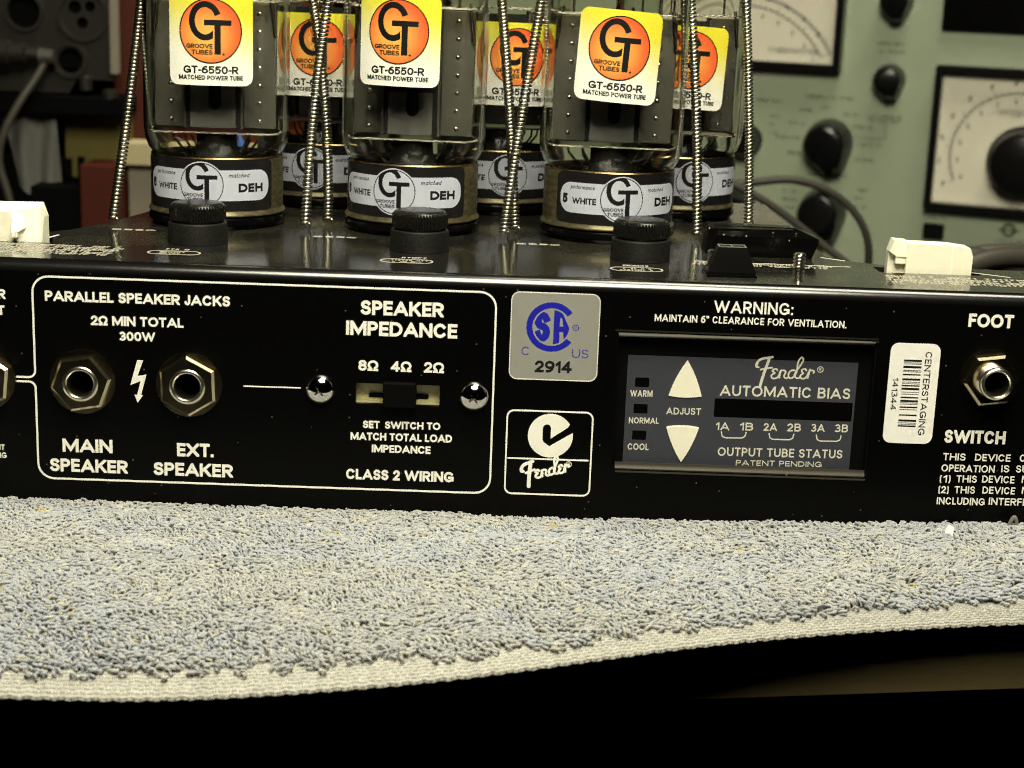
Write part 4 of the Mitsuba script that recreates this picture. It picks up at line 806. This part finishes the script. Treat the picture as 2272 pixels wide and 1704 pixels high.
# ---------------------------------------------------------------- cables
t = thing('grey_cable', 'grey cable arching in a loop in front of the green instrument', 'cable')
obj('sleeve', tube_along(spline([(88, 440, -28), (96, 428, -4), (102, 420, -2.5), (114, 420, -1.2), (130, 420, 0.6), (146, 420, -3), (160, 420, -12), (168, 420, -24), (171, 424, -40), (170, 430, -74)], 60), 1.9, 10), 'cable_grey', t, smooth=True)
t = thing('grey_cable', 'grey cable running straight down to the right behind the black socket bar', 'cable')
obj('sleeve', tube_along(spline([(84, 376, 7), (95, 380, 3), (108, 380, -2.6), (125, 380, -13), (139, 380, -23), (158, 378, -36), (200, 376, -68)], 50), 1.8, 10), 'cable_grey', t, smooth=True)
t = thing('cable_bundle', 'fuzzy grey cable bundle lying behind the right white connector', 'cable')
bundle = [tube_along(spline([(142, 214 + 5 * k, -16 + 4 * (k % 2)), (156, 210 + 4 * k, -4 + 3 * math.sin(k)), (170, 214 + 3 * k, -3 + 2 * math.cos(k * 2)), (200, 220 + 4 * k, -8)], 30), 3.4, 9) for k in range(4)]
obj('sleeve', cat(*bundle), 'cable_grey', t, smooth=True)

# ---------------------------------------------------------------- dim things at the left, further back
t = thing('metal_equipment_case', 'grey metal equipment case with round holes at the upper left', 'equipment case')
pl = Polygon([(-262, 24), (-222, 24), (-218, 31), (-200, 31), (-197, 36), (-197, 150), (-262, 150)])
for x, z, r in ((-218, 66, 3.2), (-210.5, 66.5, 2.6), (-214.5, 58.5, 2.8), (-221, 40, 6.0), (-243, 63, 8)): pl = pl.difference(Point(x, z).buffer(r, 20))
obj('case_front', on_face(pl, 482, 1.5), 'grey_metal', t)
obj('case_body', cat(bx(-261, -205, 486, 640, 36, 150)), 'black_matte', t)
obj('case_edge', cat(bx(-200.5, -196.4, 476, 482.5, 34, 150, 0.8)), 'card_tan', t)
obj('rim', cat(*[on_face(ring(Point(x, z).buffer(r, 24), 1.6), 480.5, 2.0) for x, z, r in ((-221, 40, 8), (-243, 63, 9), (-214, 62, 12))]), 'grey_metal', t)
obj('lug', cat(lathe([(0, 0), (3.2, 0), (3.2, 6), (2, 7), (0, 7)], 20, (-213, 478, 26)), lathe([(0, 0), (4, 0), (4, 5), (2, 6), (0, 6)], 20, (-201, 478, 21))), 'grey_metal', t)
t = thing('cable_plug', 'dull grey round plug pushed into the case at the far left', 'plug')
M = trimesh.transformations.rotation_matrix(math.pi / 2, [0, 1, 0])
def xl(pr, at): m = trimesh.creation.revolve(np.array(pr), sections=32); m.apply_transform(M); m.apply_translation(at); m.apply_scale(MM); return m
obj('body', xl([(0, 0), (6.2, 0), (6.6, 3), (6.6, 16), (5.4, 17), (5.4, 24), (3.6, 25), (3.2, 32), (0, 32)], (-264, 470, 43)), 'grey_metal', t, smooth=35)
obj('strain_relief', xl([(0, 0), (4.4, 0), (3.4, 7), (0, 7)], (-233, 470, 42)), 'cable_grey', t, smooth=35)
t = thing('grey_cable', 'thin grey cable hanging from the plug at the far left', 'cable')
obj('sleeve', tube_along(spline([(-230, 470, 42), (-232, 468, 36), (-238, 462, 25), (-244, 458, 14), (-249, 456, 2), (-250.5, 456, -10), (-248, 456, -20), (-244, 456, -40), (-242, 456, -74)], 50), 2.0, 10), 'cable_grey', t, smooth=True)
t = thing('pale_cloth', 'pale grey rag hanging behind the left cable', 'cloth')
gx2, gz2 = np.meshgrid(np.linspace(0, 1, 30), np.linspace(0, 1, 30), indexing='ij')
lx = -258 + 8 * gz2; rx = -229.5 + 0 * gz2; low = -24 - 6 * np.sin(gx2 * 3.0); p = np.stack([lx + (rx - lx) * gx2, 484 + 2.2 * np.sin(gx2 * 11 + gz2 * 3) + 3 * gz2, 14 + (low - 14) * gz2], -1)
m = grid_mesh(p, 30, 30); m2_ = m.copy(); m2_.apply_translation([0, 0.0012, 0]); m2_.invert(); obj('folds', cat(m, m2_), 'cloth_pale', t, smooth=True)
t = thing('olive_box', 'olive yellow cardboard box at the left, behind the far left spring', 'box')
obj('carton', bx(-229, -196, 496, 560, -20, 12.5, 0.6), 'card_olive', t)
obj('flap', cat(bx(-229, -225.5, 494.6, 496, -20, -10), bx(-222.5, -219, 494.6, 496, -20, -9)), 'black_matte', t)
t = thing('black_tray', 'black tray bottom strip above the olive box', 'tray')
obj('tray', bx(-262, -194, 474, 600, 13.5, 23, 1.0), 'black_matte', t)
t = thing('black_box', 'black box below the pale rag at the left', 'box')
obj('case', bx(-240, -215, 470, 540, -76, -21.5, 0.8), 'black_matte', t)
t = thing('red_box', 'short rust red box at the foot of the far left spring', 'box')
obj('carton', bx(-214.5, -197.5, 468, 500, -76, -10, 0.5), 'card_red', t)
t = thing('red_cabinet', 'tall rust red wooden cabinet behind the leftmost tube', 'cabinet')
obj('side', cat(bx(-205, -185.5, 505, 700, 0.5, 160), bx(-186, -110, 540, 700, 0.5, 160)), 'card_red', t)
obj('shelf', cat(bx(-186, -110, 512, 540, 52, 66, 0.6), bx(-186, -110, 508, 540, 16, 24, 0.6)), 'card_orange', t)
obj('door', bx(-186, -110, 530, 539.5, -8, 15, 0.5), 'card_orange', t)
t = thing('cream_shelf_board', 'cream board end under the rust red cabinet', 'board')
obj('board', bx(-197, -100, 486, 640, -11.5, 0, 0.6), 'card_cream', t)
t = thing('tan_block', 'dull tan block under the cream board behind the leftmost tube base', 'block')
obj('block', bx(-196, -100, 492, 640, -76, -12, 0.6), 'card_tan', t)
t = thing('blue_bottle', 'blue plastic bottle seen through the foot of the leftmost tube', 'bottle')
obj('body', lathe([(0, 0), (4.6, 0), (5.2, 1), (5.0, 13), (3.2, 17), (1.8, 19), (1.8, 24), (0, 24)], 32, (-127.5, 470, -8)), 'plastic_blue', t, smooth=35)
obj('nozzle', lathe([(0, 0), (1.4, 0), (0.8, 7), (0, 7)], 20, (-127.5, 470, 16)), 'plastic_blue', t, smooth=35)
obj('stand', bx(-134, -120, 462, 480, -76, -8), 'black_matte', t)
